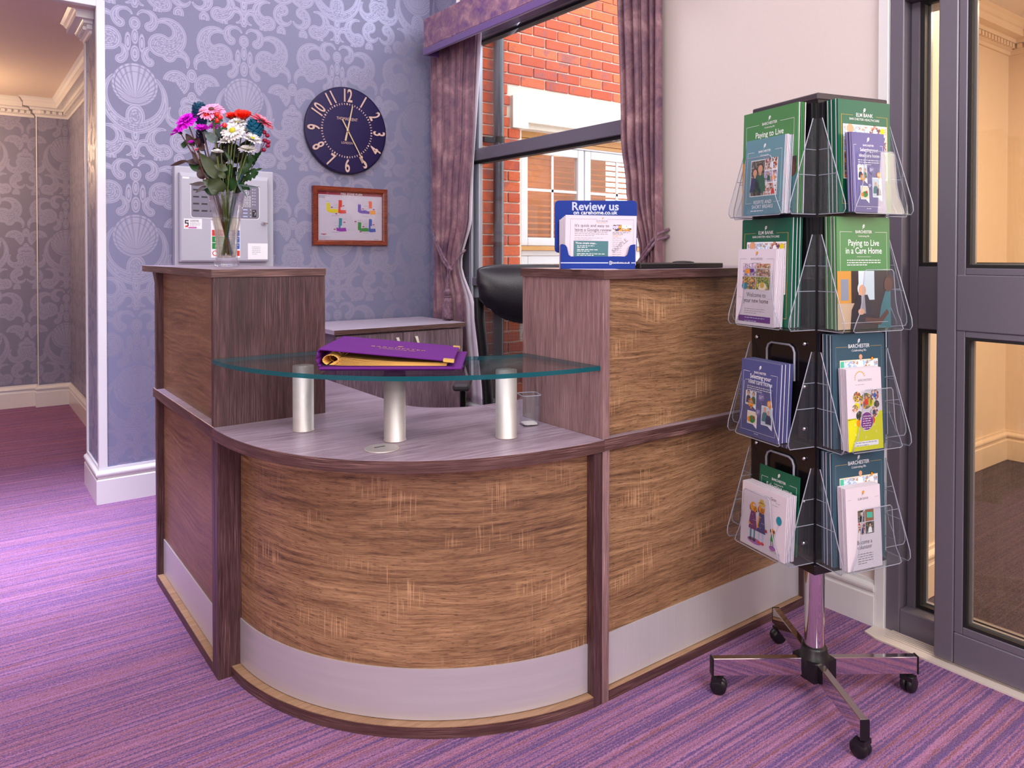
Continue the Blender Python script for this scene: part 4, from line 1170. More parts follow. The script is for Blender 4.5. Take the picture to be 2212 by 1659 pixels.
for r_ in range(3): pf.rect(1.228, 1.456 - r_ * .018, 1.252, 1.462 - r_ * .018, I_lav, 3); pf.rect(1.266, 1.457 - r_ * .018, 1.270, 1.461 - r_ * .018, I_white, 3)
for r_ in range(6): pf.rect(1.277, 1.565 - r_ * .016, 1.281, 1.569 - r_ * .016, I_white, 3); pf.rect(1.285, 1.565 - r_ * .016, 1.296, 1.568 - r_ * .016, I_lav, 3)
pf.rect(1.276, 1.420, 1.298, 1.460, I_black, 3); pf.line(1.280, 1.452, 1.290, 1.452, .002, I_white, 4); pf.line(1.290, 1.430, 1.294, 1.446, .002, I_white, 4)
pf.rect(.933, 1.352, 1.021, 1.404, I_white, 1)
for a, b_, c_, e in ((.938, 1.390, .956, 1.396), (.938, 1.378, .943, 1.396), (.938, 1.378, .956, 1.384), (.951, 1.366, .956, 1.384)): pf.rect(a, b_, c_, e, I_black, 2)
pf.poly([(.938, 1.360), (.952, 1.360), (.957, 1.369), (.943, 1.369)], I_red, 2); pf.text('SUREFIRE', .985, 1.388, .0145, I_black, 2, sx=.72); pf.lines(.963, 1.012, 1.382, 4, .0055, .0016, I_grey, 2); pf.rect(.955, 1.355, .995, 1.361, ink('ink_pink', (196, 60, 160)), 2)
pf.rect(.928, 1.606, .960, 1.615, I_white, 1)
pf.rect(1.065, 1.205, 1.213, 1.398, I_white, 1)
for i, (a, b_) in enumerate(((I_red, I_blue), (I_green, I_blue), (I_green, I_blue))): pf.rect(1.070, 1.318 - i * .034, 1.136, 1.349 - i * .034, a, 2); pf.rect(1.142, 1.318 - i * .034, 1.210, 1.349 - i * .034, b_, 2)
pf.disc(1.085, 1.228, .014, I_red, 2); pf.disc(1.085, 1.228, .010, I_white, 3); pf.rect(1.195, 1.214, 1.210, 1.242, I_red, 2)
for i, z in enumerate((1.327, 1.293, 1.259)): pf.text(('FIRE', 'EXIT', 'SAFE')[i], 1.103, z, .018, I_white, 3, res=1); pf.lines(1.150, 1.204, z + .012, 2, .010, .003, I_white, 3)
pf.rect(1.253, 1.196, 1.359, 1.281, I_white, 1); pf.lines(1.276, 1.320, 1.262, 5, .0095, .0022, I_grey, 2)
pf.build('panel_print', door)
k = MB().lathe([(0, 0), (.010, 0), (.010, .006), (.006, .010), (.006, .020), (0, .021)], (0, 0, 0), 14, caps=False, mat=Matrix.Translation((1.334, dz, 1.388)) @ Matrix.Rotation(R(90), 4, 'X')).box(1.330, 1.352, dz - .024, dz - .020, 1.384, 1.392)
k.build('key', chrome, fa)

# ------------------------------------------------------------------ binder on the glass shelf
bd = thing('ring_binder', 'purple ring binder with gilt corners lying on the glass shelf', 'binder', (.974, 1.841, .9245), R(-35.8))
BM = WM[bd.name]
bcloth = pm('binder_cloth', (96, 34, 118), .75, var=.06, scale=300, spec=.15); bdark = pm('binder_inside', (34, 20, 40), .6); cream_page = pm('cream_pages', (226, 176, 92), .6, var=.06, scale=40); gilt = pm('gilt', (236, 196, 100), .3, .4)
def B_(p): return tuple(BM @ Vector(p))
MB().box(-.172, .172, -.152, .152, 0, .004, mat=BM).build('bottom_board', bcloth, bd, bevel=.0015)
MB().box(-.172, .190, -.168, .150, .0045, .010, mat=BM).build('tray_board', bcloth, bd, bevel=.0015)
tp = MB()
def top_z(x): return .052 - (.030) * ((x + .172) / .33)
tp.add([B_((x, y, top_z(x) + dz_)) for dz_ in (0, .004) for x in (-.172, .168) for y in (-.152, .148)], [(0, 2, 3, 1)[::-1], (4, 6, 7, 5), (0, 2, 6, 4), (1, 5, 7, 3), (2, 3, 7, 6), (0, 4, 5, 1)])
cov = tp.build('top_cover', bcloth, bd, bevel=.0012)
sp = MB()
prof = [(-.172, .010), (-.178, .014), (-.180, .030), (-.178, .048), (-.172, .056)]
for (x, z), (X, Z) in zip(prof, prof[1:]): sp.add([B_((x, -.152, z)), B_((x, .148, z)), B_((X, .148, Z)), B_((X, -.152, Z))], [(0, 1, 2, 3)], smooth=True)
sp.build('spine', bcloth, bd, solid=.003)
MB().box(-.170, -.130, -.140, .140, .0105, .013, mat=BM).build('ring_plate', bdark, bd)
pg = MB()
for j in range(7):
    pts = [(-.150 + .002 * j, .014 + .001 * j), (-.12, .0125 + .0030 * j), (-.06, .0120 + .0022 * j), (.02, .0115 + .0014 * j), (.150, .0112 + .0009 * j)]
    for (x, z), (X, Z) in zip(pts, pts[1:]): pg.add([B_((x, -.142 + j * .001, z)), B_((x, .14, z)), B_((X, .14, Z)), B_((X, -.142 + j * .001, Z))], [(0, 1, 2, 3)])
loop = [(-.135 + .020 * math.cos(t) * -1, .026 + .013 * math.sin(t)) for t in [math.pi * (1.35 - 1.7 * i / 12) for i in range(13)]]
for (x, z), (X, Z) in zip(loop, loop[1:]): pg.add([B_((x - .012, -.145, z)), B_((x - .012, .12, z)), B_((X - .012, .12, Z)), B_((X - .012, -.145, Z))], [(0, 1, 2, 3)], smooth=True)
pg.build('pages', cream_page, bd, solid=.0012)
for y in (-.09, 0, .09): MB().tube([B_((-.145 + .016 * math.cos(t), y, .028 + .014 * math.sin(t))) for t in [2 * math.pi * i / 16 for i in range(16)]], .0016, 6, closed=True).build('ring', gilt, bd)
for y0, y1 in ((-.1535, -.128), (.124, .1495)):
    c_ = MB().add([B_((x, y, top_z(x) + dz_)) for dz_ in (-.0012, .0052) for x in (.142, .1695) for y in (y0, y1)], [(0, 2, 3, 1)[::-1], (4, 6, 7, 5), (0, 2, 6, 4), (1, 5, 7, 3), (2, 3, 7, 6), (0, 4, 5, 1)]) if y0 < 0 else MB().add([B_((x, y, top_z(x) + dz_)) for dz_ in (-.0012, .0052) for x in (.150, .1695) for y in (y0, y1)], [(0, 2, 3, 1)[::-1], (4, 6, 7, 5), (0, 2, 6, 4), (1, 5, 7, 3), (2, 3, 7, 6), (0, 4, 5, 1)])
    c_.build('corner_cap', gilt, bd)
pb_ = Print(lambda x, z, l: B_((x, z, top_z(x) + .0044 + l * .0003)))
pb_.text('BARCHESTER', .01, -.025, .022, gilt, 1, sx=1.0, space=1.2); pb_.text('Celebrating life', .01, -.05, .016, gilt, 1); pb_.leaf(.01, .015, .024, gilt, bcloth)
pb_.build('gilt_lettering', cov)

# ------------------------------------------------------------------ clear cup on the desk
acry = glassy('clear_acrylic', (249, 251, 252), .8, base_alpha=.012, diffuse=(240, 240, 250))
acry_edge = glassy('acrylic_edge', (205, 212, 222), 1.2, base_alpha=.45, diffuse=(206, 208, 222))
cu = thing('acrylic_cup', 'empty clear square acrylic cup on the desk by the right glass-shelf post', 'cup', (1.348, 1.722, .7225), R(-20))
UM = WM[cu.name]; m = MB(); rim = MB()
def sq(hw, z, n=6, r=.010): return [UM @ Vector((x, y, z)) for x, y in rrect(-hw, -hw, hw, hw, r, n)]
lv = [(.0245, .0), (.0255, .03), (.0275, .065), (.0300, .090)]
rings = [sq(hw, z) for hw, z in lv]; n_ = len(rings[0])
for A, B2 in zip(rings, rings[1:]): m.add([tuple(p) for p in A + B2], [(i, (i + 1) % n_, n_ + (i + 1) % n_, n_ + i) for i in range(n_)], smooth=True)
rings2 = [sq(hw - .002, z) for hw, z in [(.0245, .004)] + lv[1:]]
for A, B2 in zip(rings2, rings2[1:]): m.add([tuple(p) for p in A + B2], [(i, n_ + i, n_ + (i + 1) % n_, (i + 1) % n_) for i in range(n_)], smooth=True)
m.add([tuple(p) for p in rings[0]], [list(range(n_))[::-1]]); m.build('body', acry, cu)
MB().tube([tuple(p) for p in sq(.0295, .090)], .0013, 6, closed=True).build('rim', acry_edge, cu)
MB().prism([(p.x, p.y) for p in sq(.0215, 0)], .7265, .7290).build('white_base_pad', pm('pale_pad', (232, 214, 210), .6, var=.05), cu)

# ------------------------------------------------------------------ leaflet holder on the right counter
lh = thing('leaflet_holder', 'blue cardboard leaflet holder asking for reviews, on the right counter', 'leaflet holder', (1.487, 1.576, 1.1807), R(-36.73))
HM = WM[lh.name]
card_blue = pm('card_blue', (22, 50, 134), .6, var=.03, spec=.2); card_brown = pm('corrugated_edge', (196, 146, 92), .8, var=.2, scale=300)
def H_(p): return tuple(HM @ Vector(p))
def hprism(poly, y0, y1, name, mats, parent=lh, side=1):
    return MB().prism(poly, y0, y1, lambda a, b_, h: H_((a, h, b_)), mi=0, side=side).build(name, mats, parent)
board = [(-.121, .054)] + [(-.121, .054)]
bp = rrect(-.124, .046, .118, .1995, .012)
bb = hprism(bp, .046, .049, 'back_board', [card_blue, card_blue])
hprism([(-.108, 0), (.104, 0), (.104, .06), (-.108, .06)], .043, .0455, 'back_flap', [card_blue, card_brown])
def ucut():
    p = [(-.110, 0), (.106, 0), (.106, .070)]
    p += [(.100, .070)] + [(.089 + .011 * math.cos(t), .059 + .011 * math.sin(t)) for t in [math.pi / 2 * i / 5 + math.pi / 2 for i in range(0)]]
    p += [(.092, .068), (.088, .062), (.085, .048), (.082, .040), (.076, .0355), (-.080, .0355), (-.086, .040), (-.088, .048), (-.091, .062), (-.095, .068), (-.104, .071), (-.110, .070)]
    return p
hprism(ucut(), 0, .0025, 'front_pocket', [card_blue, card_brown])
for x0, x1 in ((-.110, -.1075), (.1035, .106)): MB().box(x0, x1, .003, .0425, 0, .068, mat=HM).build('side_flap', card_brown, lh)
ph = Print(lambda x, z, l: H_((x, .0458 - l * .0003, z)))
ph.text('Review us', -.005, .1712, .034, I_lav, 1, bold=.022); ph.text('on carehome.co.uk', -.005, .1590, .0165, I_white, 1, bold=.012)
ph.build('lettering', bb)
pfk = Print(lambda x, z, l: H_((x, -.0002 - l * .0003, z)))
pfk.rect(-.109, .0155, .028, .0185, I_lav); pfk.rect(.094, .0155, .1055, .0185, I_lav); pfk.text('carehome.co.uk', .066, .0148, .0085, I_white, 1, bold=.012, sx=.86)
for a, b_ in ((.034, .0195), (.0385, .0170), (.034, .0145)): pfk.disc(a, b_, .0035, I_white, 1, n=6); pfk.disc(a, b_, .0020, I_navy, 2, n=6)
pfk.build('lettering', lh)
cw, chh = .206, .142
def flyer(k, x, z, tilt, label):
    o = thing('review_card', label, 'card', H_((x, .010 + .006 * k, z)), R(-36.73), 'review cards in the blue holder')
    o.rotation_euler = (0, R(tilt), R(-36.73)); WM[o.name] = Matrix.Translation(H_((x, .010 + .006 * k, z))) @ Euler((0, R(tilt), R(-36.73))).to_matrix().to_4x4()
    M_ = WM[o.name]
    s = MB().box(-cw / 2, cw / 2, 0, .0008, 0, chh, mat=M_).build('sheet', paper_white, o)
    if k == 0:
        p = Print(lambda a, b_, l: tuple(M_ @ Vector((a, -.0002 - l * .0003, b_))))
        p.leaf(.005, .1325, .007, I_orange, paper_white); p.text('ELM BANK', .003, .1235, .0072, I_grey, 1); p.line(-.012, .1208, .016, .1208, .0006, I_orange)
        for a, b_, c_, d_ in ((-.088, .131, -.012, .131), (.018, .131, .094, .131), (-.088, .02, -.088, .131), (.094, .02, .094, .131)): p.line(a, b_, c_, d_, .0006, I_grey)
        p.text("It's quick and easy to", -.076, .1085, .0118, I_dgrey, 1, align='LEFT'); p.text('leave a Google review', -.076, .0965, .0118, I_dgrey, 1, align='LEFT')
        p.lines(-.076, .020, .0935, 3, .005, .0014, I_grey, seed=2); p.lines(-.076, .008, .0765, 2, .0045, .0009, I_grey, seed=3)
        p.rect(-.078, .0, .022, .0680, I_teal2); p.text('Three simple steps...', -.073, .0590, .0075, I_white, 2, bold=.01, align='LEFT'); p.lines(-.068, -.018, .0535, 2, .0045, .0016, I_white, 2, 4); p.lines(-.068, -.008, .0425, 2, .0045, .0016, I_white, 2, 5); p.lines(-.068, .012, .0305, 2, .0045, .0016, I_white, 2, 6)
        p.rect(.034, .0975, .088, .1155, photo_mat('print_photo_a', [(216, 150, 40), (70, 60, 90), (190, 186, 220), (90, 50, 40), (214, 230, 224)], 30))
        p.rect(.060, .106, .088, .1155, ink('ink_pale_sky', (206, 222, 218)), 2); p.disc(.074, .112, .0012, I_red, 3)
        p.lines(.034, .084, .0935, 2, .004, .0012, I_dgrey, seed=8); p.lines(.034, .062, .0855, 2, .004, .001, I_orange, seed=9); p.lines(.034, .060, .077, 12, .0058, .001, I_grey, seed=10)
        p.text('SAMPLE', .058, .052, .015, I_grey, 2, ang=R(42), space=1.1); p.line(.046, .040, .082, .073, .0005, I_grey)
        p.build('print', s)
flyer(0, .006, .012, .9, 'front review card with printed text in the blue holder')
for k_ in range(1, 5): flyer(k_, .006 - .0035 * k_, .012 - .0028 * k_, .9 - .2 * k_, 'plain edge of the %s review card from the front in the blue holder' % ('second', 'third', 'fourth', 'fifth')[k_ - 1])
ws = MB().box(-.075, .055, -.05, .04, 0, .0006, mat=Matrix.Translation((1.465, 1.56, 1.1801)) @ Matrix.Rotation(R(-36), 4, 'Z')).build('paper_sheet', paper_white); tag(ws, 'loose white sheet of paper lying under the blue leaflet holder', 'paper')
# low black box
bx = thing('black_case', 'low flat black case with two round caps on the right counter, behind the leaflet holder', 'case', (1.76, 1.62, 1.1805))
MB().box(1.585, 1.962, 1.505, 1.735, 1.1805, 1.1955).build('case_body', black_plastic, bx, bevel=.002)
for x in (1.655, 1.905): MB().lathe([(.0, .1955 + 1.0), (.036, 1.1957), (.034, 1.1985), (.022, 1.2010), (0, 1.2020)], (x, 1.62, 0), 24, caps=False).build('cap', black_plastic, bx)

# ------------------------------------------------------------------ vase and flowers
VX, VY, VZ = .783, 2.76, 1.1782; K = .001659
VR = R(-36.73)
crystal = NB('crystal_glass'); crystal.n.remove(crystal.b)
g1 = crystal.node('ShaderNodeBsdfGlass'); g1.inputs['IOR'].default_value = 1.30; g1.inputs['Roughness'].default_value = 0.0
nz = crystal.noise(crystal.coord(), 4.0, 1.0); crystal.put(g1.inputs['Color'], crystal.mix(nz, (.97, .98, 1, 1), (1, 1, 1, 1)))
g2 = crystal.node('ShaderNodeBsdfTransparent'); mm = crystal.node('ShaderNodeMixShader'); mm.inputs[0].default_value = .6
crystal.link(g1.outputs[0], mm.inputs[1]); crystal.link(g2.outputs[0], mm.inputs[2]); crystal.link(mm.outputs[0], crystal.out.inputs[0]); crystal = crystal.m
va = thing('glass_vase', 'cut crystal glass vase of flowers on the left counter', 'vase', (VX, VY, VZ), VR)
fl = lambda a, z: 1 + .035 * math.cos(8 * a + 10 * z) + .012 * math.cos(16 * a)
vo = MB().lathe([(.040, .0), (.0435, .003), (.0435, .016), (.038, .024), (.0370, .045), (.0385, .09), (.0410, .13), (.046, .158), (.0475, .168), (.0465, .178), (.054, .215), (.0615, .262),
                 (.0585, .262), (.051, .215), (.0435, .178), (.0440, .168), (.0425, .158), (.0375, .13), (.0350, .09), (.0330, .045), (.031, .032), (0, .030)], (0, 0, 0), 48, caps=False, lobes=fl)
vo.add([(.04 * math.cos(2 * math.pi * i / 48) * fl(2 * math.pi * i / 48, 0), .04 * math.sin(2 * math.pi * i / 48) * fl(2 * math.pi * i / 48, 0), 0) for i in range(48)], [list(range(48))[::-1]])
vo.build('vessel', crystal, va, local=True)
MB().lathe([(0, .031), (.0300, .033), (.0322, .045), (.034, .09), (.0365, .13), (.0415, .158), (.0425, .176), (0, .1765)], (0, 0, 0), 32, caps=False).build('water', glassy('vase_water', (250, 246, 232), .8, ior=1.33), va, local=True)

fr_ = random.Random(5)
def F(px, py, d=0.0): return Vector(((px - 490) * K, d, (576.5 - py) * K))
stem_green = pm('stem_green', (92, 110, 44), .5, var=.2, scale=60); stem_brown = pm('stem_brown', (106, 66, 40), .55, var=.2, scale=60); stem_blue = pm('stem_blue', (16, 92, 136), .45, var=.1); stem_pale = pm('stem_pale', (120, 128, 70), .5, var=.15)
leaf_dark = pm('leaf_dark', (22, 30, 22), .35, var=.3, scale=30); leaf_green = pm('leaf_green', (26, 64, 24), .4, var=.3, scale=30); leaf_olive = pm('leaf_olive', (50, 64, 26), .4, var=.25, scale=30); leaf_brown = pm('leaf_brown', (50, 24, 24), .45, var=.35, scale=25); leaf_grey = pm('leaf_grey', (70, 88, 84), .35, var=.25, scale=30)
P_mag = pm('petal_magenta', (236, 24, 232), .5, var=.12, scale=60); P_pink = pm('petal_pink', (238, 150, 188), .5, var=.12, scale=60); P_rose = pm('petal_rose', (226, 108, 132), .5, var=.15, scale=60); P_white = pm('petal_white', (226, 222, 220), .5, var=.03)
P_red = pm('petal_red', (224, 34, 10), .45, var=.18, scale=50); P_dark = pm('petal_crimson', (140, 10, 56), .5, var=.2, scale=90); C_yel = pm('centre_yellow', (180, 180, 10), .6, var=.3, scale=300); C_dark = pm('centre_dark', (96, 40, 30), .7); cone_b = pm('cone_teal', (12, 74, 104), .42, var=.25, scale=80); cone_b2 = pm('cone_blue', (24, 106, 138), .4, var=.2, scale=80); berry_m = pm('berry_red', (214, 30, 16), .2, coat=.4)


def flower_root(name, label, cat, group=None): return thing(name, label, cat, (VX, VY, VZ), VR, group)


def stem(o, head, mat, r=.0022, name='stem', bend=0.0):
    h = Vector(head); c = lambda v, l: max(-l, min(l, v)); k = .92 + .16 * fr_.random()
    b0 = Vector((c(-h.x * .16, .016) + fr_.uniform(-.006, .006), c(-h.y * .2, .014) + fr_.uniform(-.006, .006), .036 + .012 * fr_.random()))
    rimp = Vector((c(h.x * .33, .034) * k, c(h.y * .5 + fr_.uniform(-.012, .012), .030), .245))
    mid = rimp.lerp(h, .55) + Vector((bend, 0, .0))
    pts = []
    ctrl = [b0, rimp, mid, h]
    for i in range(3):
        for t in (0, .25, .5, .75): 
            p0 = ctrl[max(0, i - 1)]; p1 = ctrl[i]; p2 = ctrl[i + 1]; p3 = ctrl[min(3, i + 2)]
            pts.append(.5 * ((2 * p1) + (p2 - p0) * t + (2 * p0 - 5 * p1 + 4 * p2 - p3) * t * t + (3 * p1 - p0 - 3 * p2 + p3) * t ** 3))
    pts.append(h)
    for p in pts:
        if p.z < .17:
            l = math.hypot(p.x, p.y); 
            if l > .027: p.x *= .027 / l; p.y *= .027 / l
    return MB().tube(pts, r, 6).build(name, mat, o, local=True)


def petals(o, c, nrm, Rr, n, mat, layers=2, cup=.25, wid=.34, inner=.15, name='petals', tipdrop=.15):
    q = Vector(nrm).normalized().to_track_quat('Z', 'Y').to_matrix().to_4x4(); T_ = Matrix.Translation(c) @ q; m = MB()
    for l in range(layers):
        rl = Rr * (1 - .20 * l); cl_ = cup + .32 * l
        for i in range(n - l * 2):
            a = 2 * math.pi * (i + .5 * l + fr_.uniform(-.12, .12)) / (n - l * 2); ln_ = rl * fr_.uniform(.90, 1.06); up = cl_ + fr_.uniform(-.09, .09)
            rows_ = []
            for t in (0, .35, .7, .92, 1.0):
                wv = rl * wid * (.35, .75, 1.0, .72, .2)[(0, .35, .7, .92, 1.0).index(t)] * .5
                rad = rl * inner + (ln_ - rl * inner) * t
                zz_ = rad * math.sin(up) + .0018 * l - tipdrop * rl * t * t
                rc = rad * math.cos(up)
                rows_.append([(rc, -wv, zz_ + .12 * wv), (rc, 0, zz_ - .05 * rl), (rc, wv, zz_ + .12 * wv)])
            vs = [tuple(T_ @ Matrix.Rotation(a, 4, 'Z') @ Vector(p)) for rw in rows_ for p in rw]
            fs = [(j * 3 + k, j * 3 + k + 1, j * 3 + k + 4, j * 3 + k + 3) for j in range(4) for k in range(2)]
            m.add(vs, fs, smooth=True)
    return m.build(name, mat, o, local=True)


def heart(o, c, nrm, r, mat, name='flower_centre', lift=.002):
    q = Vector(nrm).normalized().to_track_quat('Z', 'Y').to_matrix().to_4x4()
    return MB().ball(Vector(c) + Vector(nrm).normalized() * lift, (r, r, r * .45), 14, 8, mat=q).build(name, mat, o, local=True)


def leaf(o, p0, p1, wd, mat, sag=.0, fold=.25, nrm=(0, -1, .25), serr=0, name='leaf'):
    p0, p1 = Vector(p0), Vector(p1); d = (p1 - p0); L = d.length; d.normalize(); n_ = Vector(nrm); s = d.cross(n_).normalized(); n_ = s.cross(d).normalized()
    N = 14 if serr else 9; m = MB(); rows_ = []
    for i in range(N + 1):
        t = i / N; wv = wd * .5 * (math.sin(math.pi * t ** .8) ** .8 + .03)
        if serr: wv *= .45 + .75 * abs(math.sin(serr * math.pi * t))
        c = p0 + d * L * t - Vector((0, 0, 1)) * sag * t * t + n_ * .10 * wd * math.sin(2 * math.pi * t)
        rows_ += [c - s * wv + n_ * fold * wv, c, c + s * wv + n_ * fold * wv]
    m.add([tuple(p) for p in rows_], [(j * 3 + k, j * 3 + k + 1, j * 3 + k + 4, j * 3 + k + 3) for j in range(N) for k in range(2)], smooth=True)
    return m.build(name, mat, o, local=True)


def cone(o, c, axis, h, r, mat, n=70):
    q = Vector(axis).normalized().to_track_quat('Z', 'Y').to_matrix().to_4x4(); T_ = Matrix.Translation(c) @ q
    MB().lathe([(.2 * r, -h * .5), (.5 * r, -h * .3), (.5 * r, 0), (.3 * r, h * .35), (.05 * r, h * .48)], (0, 0, 0), 10, mat=T_).build('core', mat, o, local=True)
    m = MB()
    for i in range(n):
        t = (i + .5) / n; a = i * 2.39996; z = -h * .48 + h * .94 * t; rr = r * math.sin(math.pi * (.12 + .80 * (1 - t)) ** .9) ** .7
        up = .15 + 1.0 * t; s = r * (.36 - .10 * t)
        M_ = T_ @ Matrix.Rotation(a, 4, 'Z') @ Matrix.Translation((rr * .72, 0, z)) @ Matrix.Rotation(-up, 4, 'Y')
        m.add([tuple(M_ @ Vector(p)) for p in ((-.3 * rr, -s * .6, 0), (-.3 * rr, s * .6, 0), (.30 * rr, s, .0), (.30 * rr, -s, .0), (.42 * rr, 0, .10 * s), (-.2 * rr, 0, -.5 * s), (.28 * rr, 0, .55 * s))],
              [(0, 3, 6), (3, 4, 6), (4, 2, 6), (2, 1, 6), (1, 0, 6), (0, 5, 3), (3, 5, 4), (4, 5, 2), (2, 5, 1), (1, 5, 0)])
    m.build('scales', mat, o, local=True)


def bloom(name, label, cat, px, py, d, nrm, Rpx, n, mat, sm, group=None, layers=2, cup=.25, wid=.34, cen=None, cr_=.25, leaves=(), tip=.15, sr=.0022, inner=.15):
    o = flower_root(name, label, cat, group); c = F(px, py, d)
    petals(o, c, nrm, Rpx * K, n, mat, layers, cup, wid, inner, tipdrop=tip)
    if cen: heart(o, c, nrm, Rpx * K * cr_, cen, lift=Rpx * K * (.06 + .05 * layers))
    stem(o, c - Vector(nrm).normalized() * .003, sm, sr)
    q = Vector(nrm).normalized().to_track_quat('Z', 'Y').to_matrix().to_4x4()
    MB().lathe([(.0022, -.012), (Rpx * K * .22, -.004), (Rpx * K * .24, .0)], c, 10, caps=False, mat=q).build('sepals', leaf_dark, o, local=True)
    for lf in leaves: leaf(o, F(*lf[0]), F(*lf[1]), lf[2] * K, lf[3], *lf[4:])
    return o


gm = 'magenta chrysanthemums in the vase'; gw = 'white daisies in the vase'; gp = 'teal pine cones in the vase'
bloom('chrysanthemum', 'largest magenta chrysanthemum at the upper left of the bouquet', 'flower', 410, 264, -.02, (-.35, -.62, .70), 29, 26, P_mag, stem_brown, gm, 4, .10, .36, leaves=[((424, 318, -.01), (408, 292, -.02), 16, leaf_brown), ((428, 300, -.01), (440, 318, -.03), 13, leaf_brown)], tip=.28)
bloom('chrysanthemum', 'small magenta chrysanthemum at the far left edge of the bouquet', 'flower', 390, 286, .0, (-.5, -.35, .8), 21, 20, P_mag, stem_brown, gm, 3, .32, .3, leaves=[((398, 322, .0), (401, 300, .02), 14, leaf_green)], tip=.1)
bloom('chrysanthemum', 'side-on magenta chrysanthemum below the teal pine cone', 'flower', 446, 284, -.03, (.1, -.45, 1), 19, 20, P_mag, stem_brown, gm, 2, .38, .3, tip=.12)
bloom('chrysanthemum', 'half-hidden magenta chrysanthemum behind the red berries', 'flower', 462, 272, .02, (.1, -.6, .7), 14, 18, P_mag, stem_brown, gm, 3, .25, .34)
bloom('flower_bud', 'opening magenta bud low on the left of the bouquet', 'flower', 423, 314, -.03, (-.1, -.4, 1), 9, 10, P_mag, stem_brown, 'magenta buds', 2, .75, .4, leaves=[((436, 358, -.02), (424, 330, -.03), 10, leaf_brown), ((446, 330, -.02), (436, 308, -.02), 15, leaf_brown)])
bloom('flower_bud', 'lower pale-tipped magenta bud beside the brown stems', 'flower', 438, 331, -.04, (-.3, -.4, .9), 8, 10, P_rose, stem_brown, 'magenta buds', 2, .8, .4)
bloom('gerbera', 'pink gerbera facing forward at the top of the bouquet', 'flower', 470, 246, -.045, (.02, -.62, .72), 30, 26, P_pink, stem_pale, 'pink gerberas', 2, .12, .26, C_dark, .2, tip=.25, sr=.003)
bloom('gerbera', 'rose pink gerbera tilted sideways at the right of the bouquet', 'flower', 567, 264, .0, (.55, -.10, .80), 28, 24, P_rose, stem_pale, 'pink gerberas', 2, .10, .26, C_dark, .2, tip=.1, sr=.003)
for (px, py, d, nr, rp, ly, cup, lab, lv) in ((518, 291, -.06, (-.05, -.85, .45), 26, 2, .05, 'white daisy facing forward with a yellow-green centre', [((505, 372, -.05), (478, 362, -.06), 16, leaf_olive)]),
                                      (521, 272, -.03, (.1, -.48, 1), 22, 3, .20, 'white daisy at the top, below the red rose', []),
                                      (541, 288, -.02, (.3, -.35, 1), 15, 3, .25, 'small white daisy tucked beside the right-hand pine cone', []),
                                      (507, 312, -.05, (-.1, -.38, 1), 23, 2, .22, 'side-on white daisy left of the yellow-centred daisy', [((512, 352, -.05), (500, 332, -.06), 6, leaf_green)]),
                                      (554, 306, -.04, (.5, -.42, .9), 22, 2, .20, 'side-on white daisy tilting right below the pine cone', [((540, 352, -.03), (562, 340, -.04), 18, leaf_green, .01, .2, (0, -1, .2), 5)]),
                                      (547, 330, -.05, (.15, -.40, 1), 21, 2, .22, 'lowest right white daisy above the green leaves', [((534, 380, -.04), (556, 352, -.05), 14, leaf_green, 0, .2, (0, -1, .2), 4)]),
                                      (487, 338, -.07, (.12, -.35, 1), 14, 2, .45, 'small half-open white daisy at the middle of the stems', [((489, 378, -.06), (505, 390, -.07), 14, leaf_olive)])):
    bloom('daisy', lab, 'flower', px, py, d, nr, rp, 21, P_white, stem_green, gw, ly, cup, .27, C_yel, .26 if rp > 22 else .22, lv, tip=.12)
bloom('rose', 'orange-red rose at the top right of the bouquet', 'flower', 527, 261, .0, (.15, -.6, .9), 23, 8, P_red, stem_green, 'red roses', 3, .72, .95, inner=.02, tip=-.05)
bloom('rose', 'red rose behind the berries at the top centre', 'flower', 500, 258, .02, (-.05, -.6, .9), 18, 8, P_red, stem_green, 'red roses', 3, .70, .95, inner=.02, tip=-.05)
o = flower_root('pine_cone_pick', 'tall teal pine cone at the top left of the bouquet', 'pine cone', gp); cone(o, F(437, 250, -.01), (-.12, -.1, 1), 52 * K, 17 * K, cone_b); stem(o, F(441, 273, -.01), stem_blue, .0026)
o = flower_root('pine_cone_pick', 'round teal pine cone at the right of the bouquet', 'pine cone', gp); cone(o, F(555, 281, -.01), (.1, -.25, 1), 40 * K, 19 * K, cone_b2, 55); stem(o, F(553, 299, -.01), stem_blue, .0026)
o = flower_root('pine_cone_pick', 'dark blue pine cone low behind the magenta flowers', 'pine cone', gp); cone(o, F(430, 292, .03), (0, 0, 1), 38 * K, 13 * K, pm('cone_navy', (16, 30, 66), .45, var=.2), 45); stem(o, F(432, 308, .03), stem_blue, .0026)
o = flower_root('berry_sprig', 'sprig of glossy red berries with small green sepals', 'berries')
stem(o, F(483, 282, -.03), stem_pale, .002)
for i, (a, b_) in enumerate(((463, 256), (475, 263), (485, 256), (486, 269), (501, 279), (492, 262))):
    MB().ball(F(a, b_, -.062), (5.4 * K, 5.4 * K, 6 * K), 10, 8).build('berry', berry_m, o, local=True)
    MB().tube([F(a, b_ + 4, -.062), F((a + 483) / 2, 276, -.045), F(483, 282, -.03)], .001, 5).build('twig', stem_pale, o, local=True)
    for s in (-1, 1): leaf(o, F(a, b_ + 5, -.063), F(a + 7 * s, b_ + 9, -.068), 6 * K, leaf_green, name='sepal')
leaf(o, F(478, 300, -.03), F(494, 284, -.05), 20 * K, leaf_grey); leaf(o, F(480, 312, -.03), F(455, 292, -.05), 20 * K, leaf_grey)
o = flower_root('button_flower_sprig', 'sprig of tiny crimson button flowers at the right edge', 'flower')
stem(o, F(560, 330, .01), stem_brown, .0016)
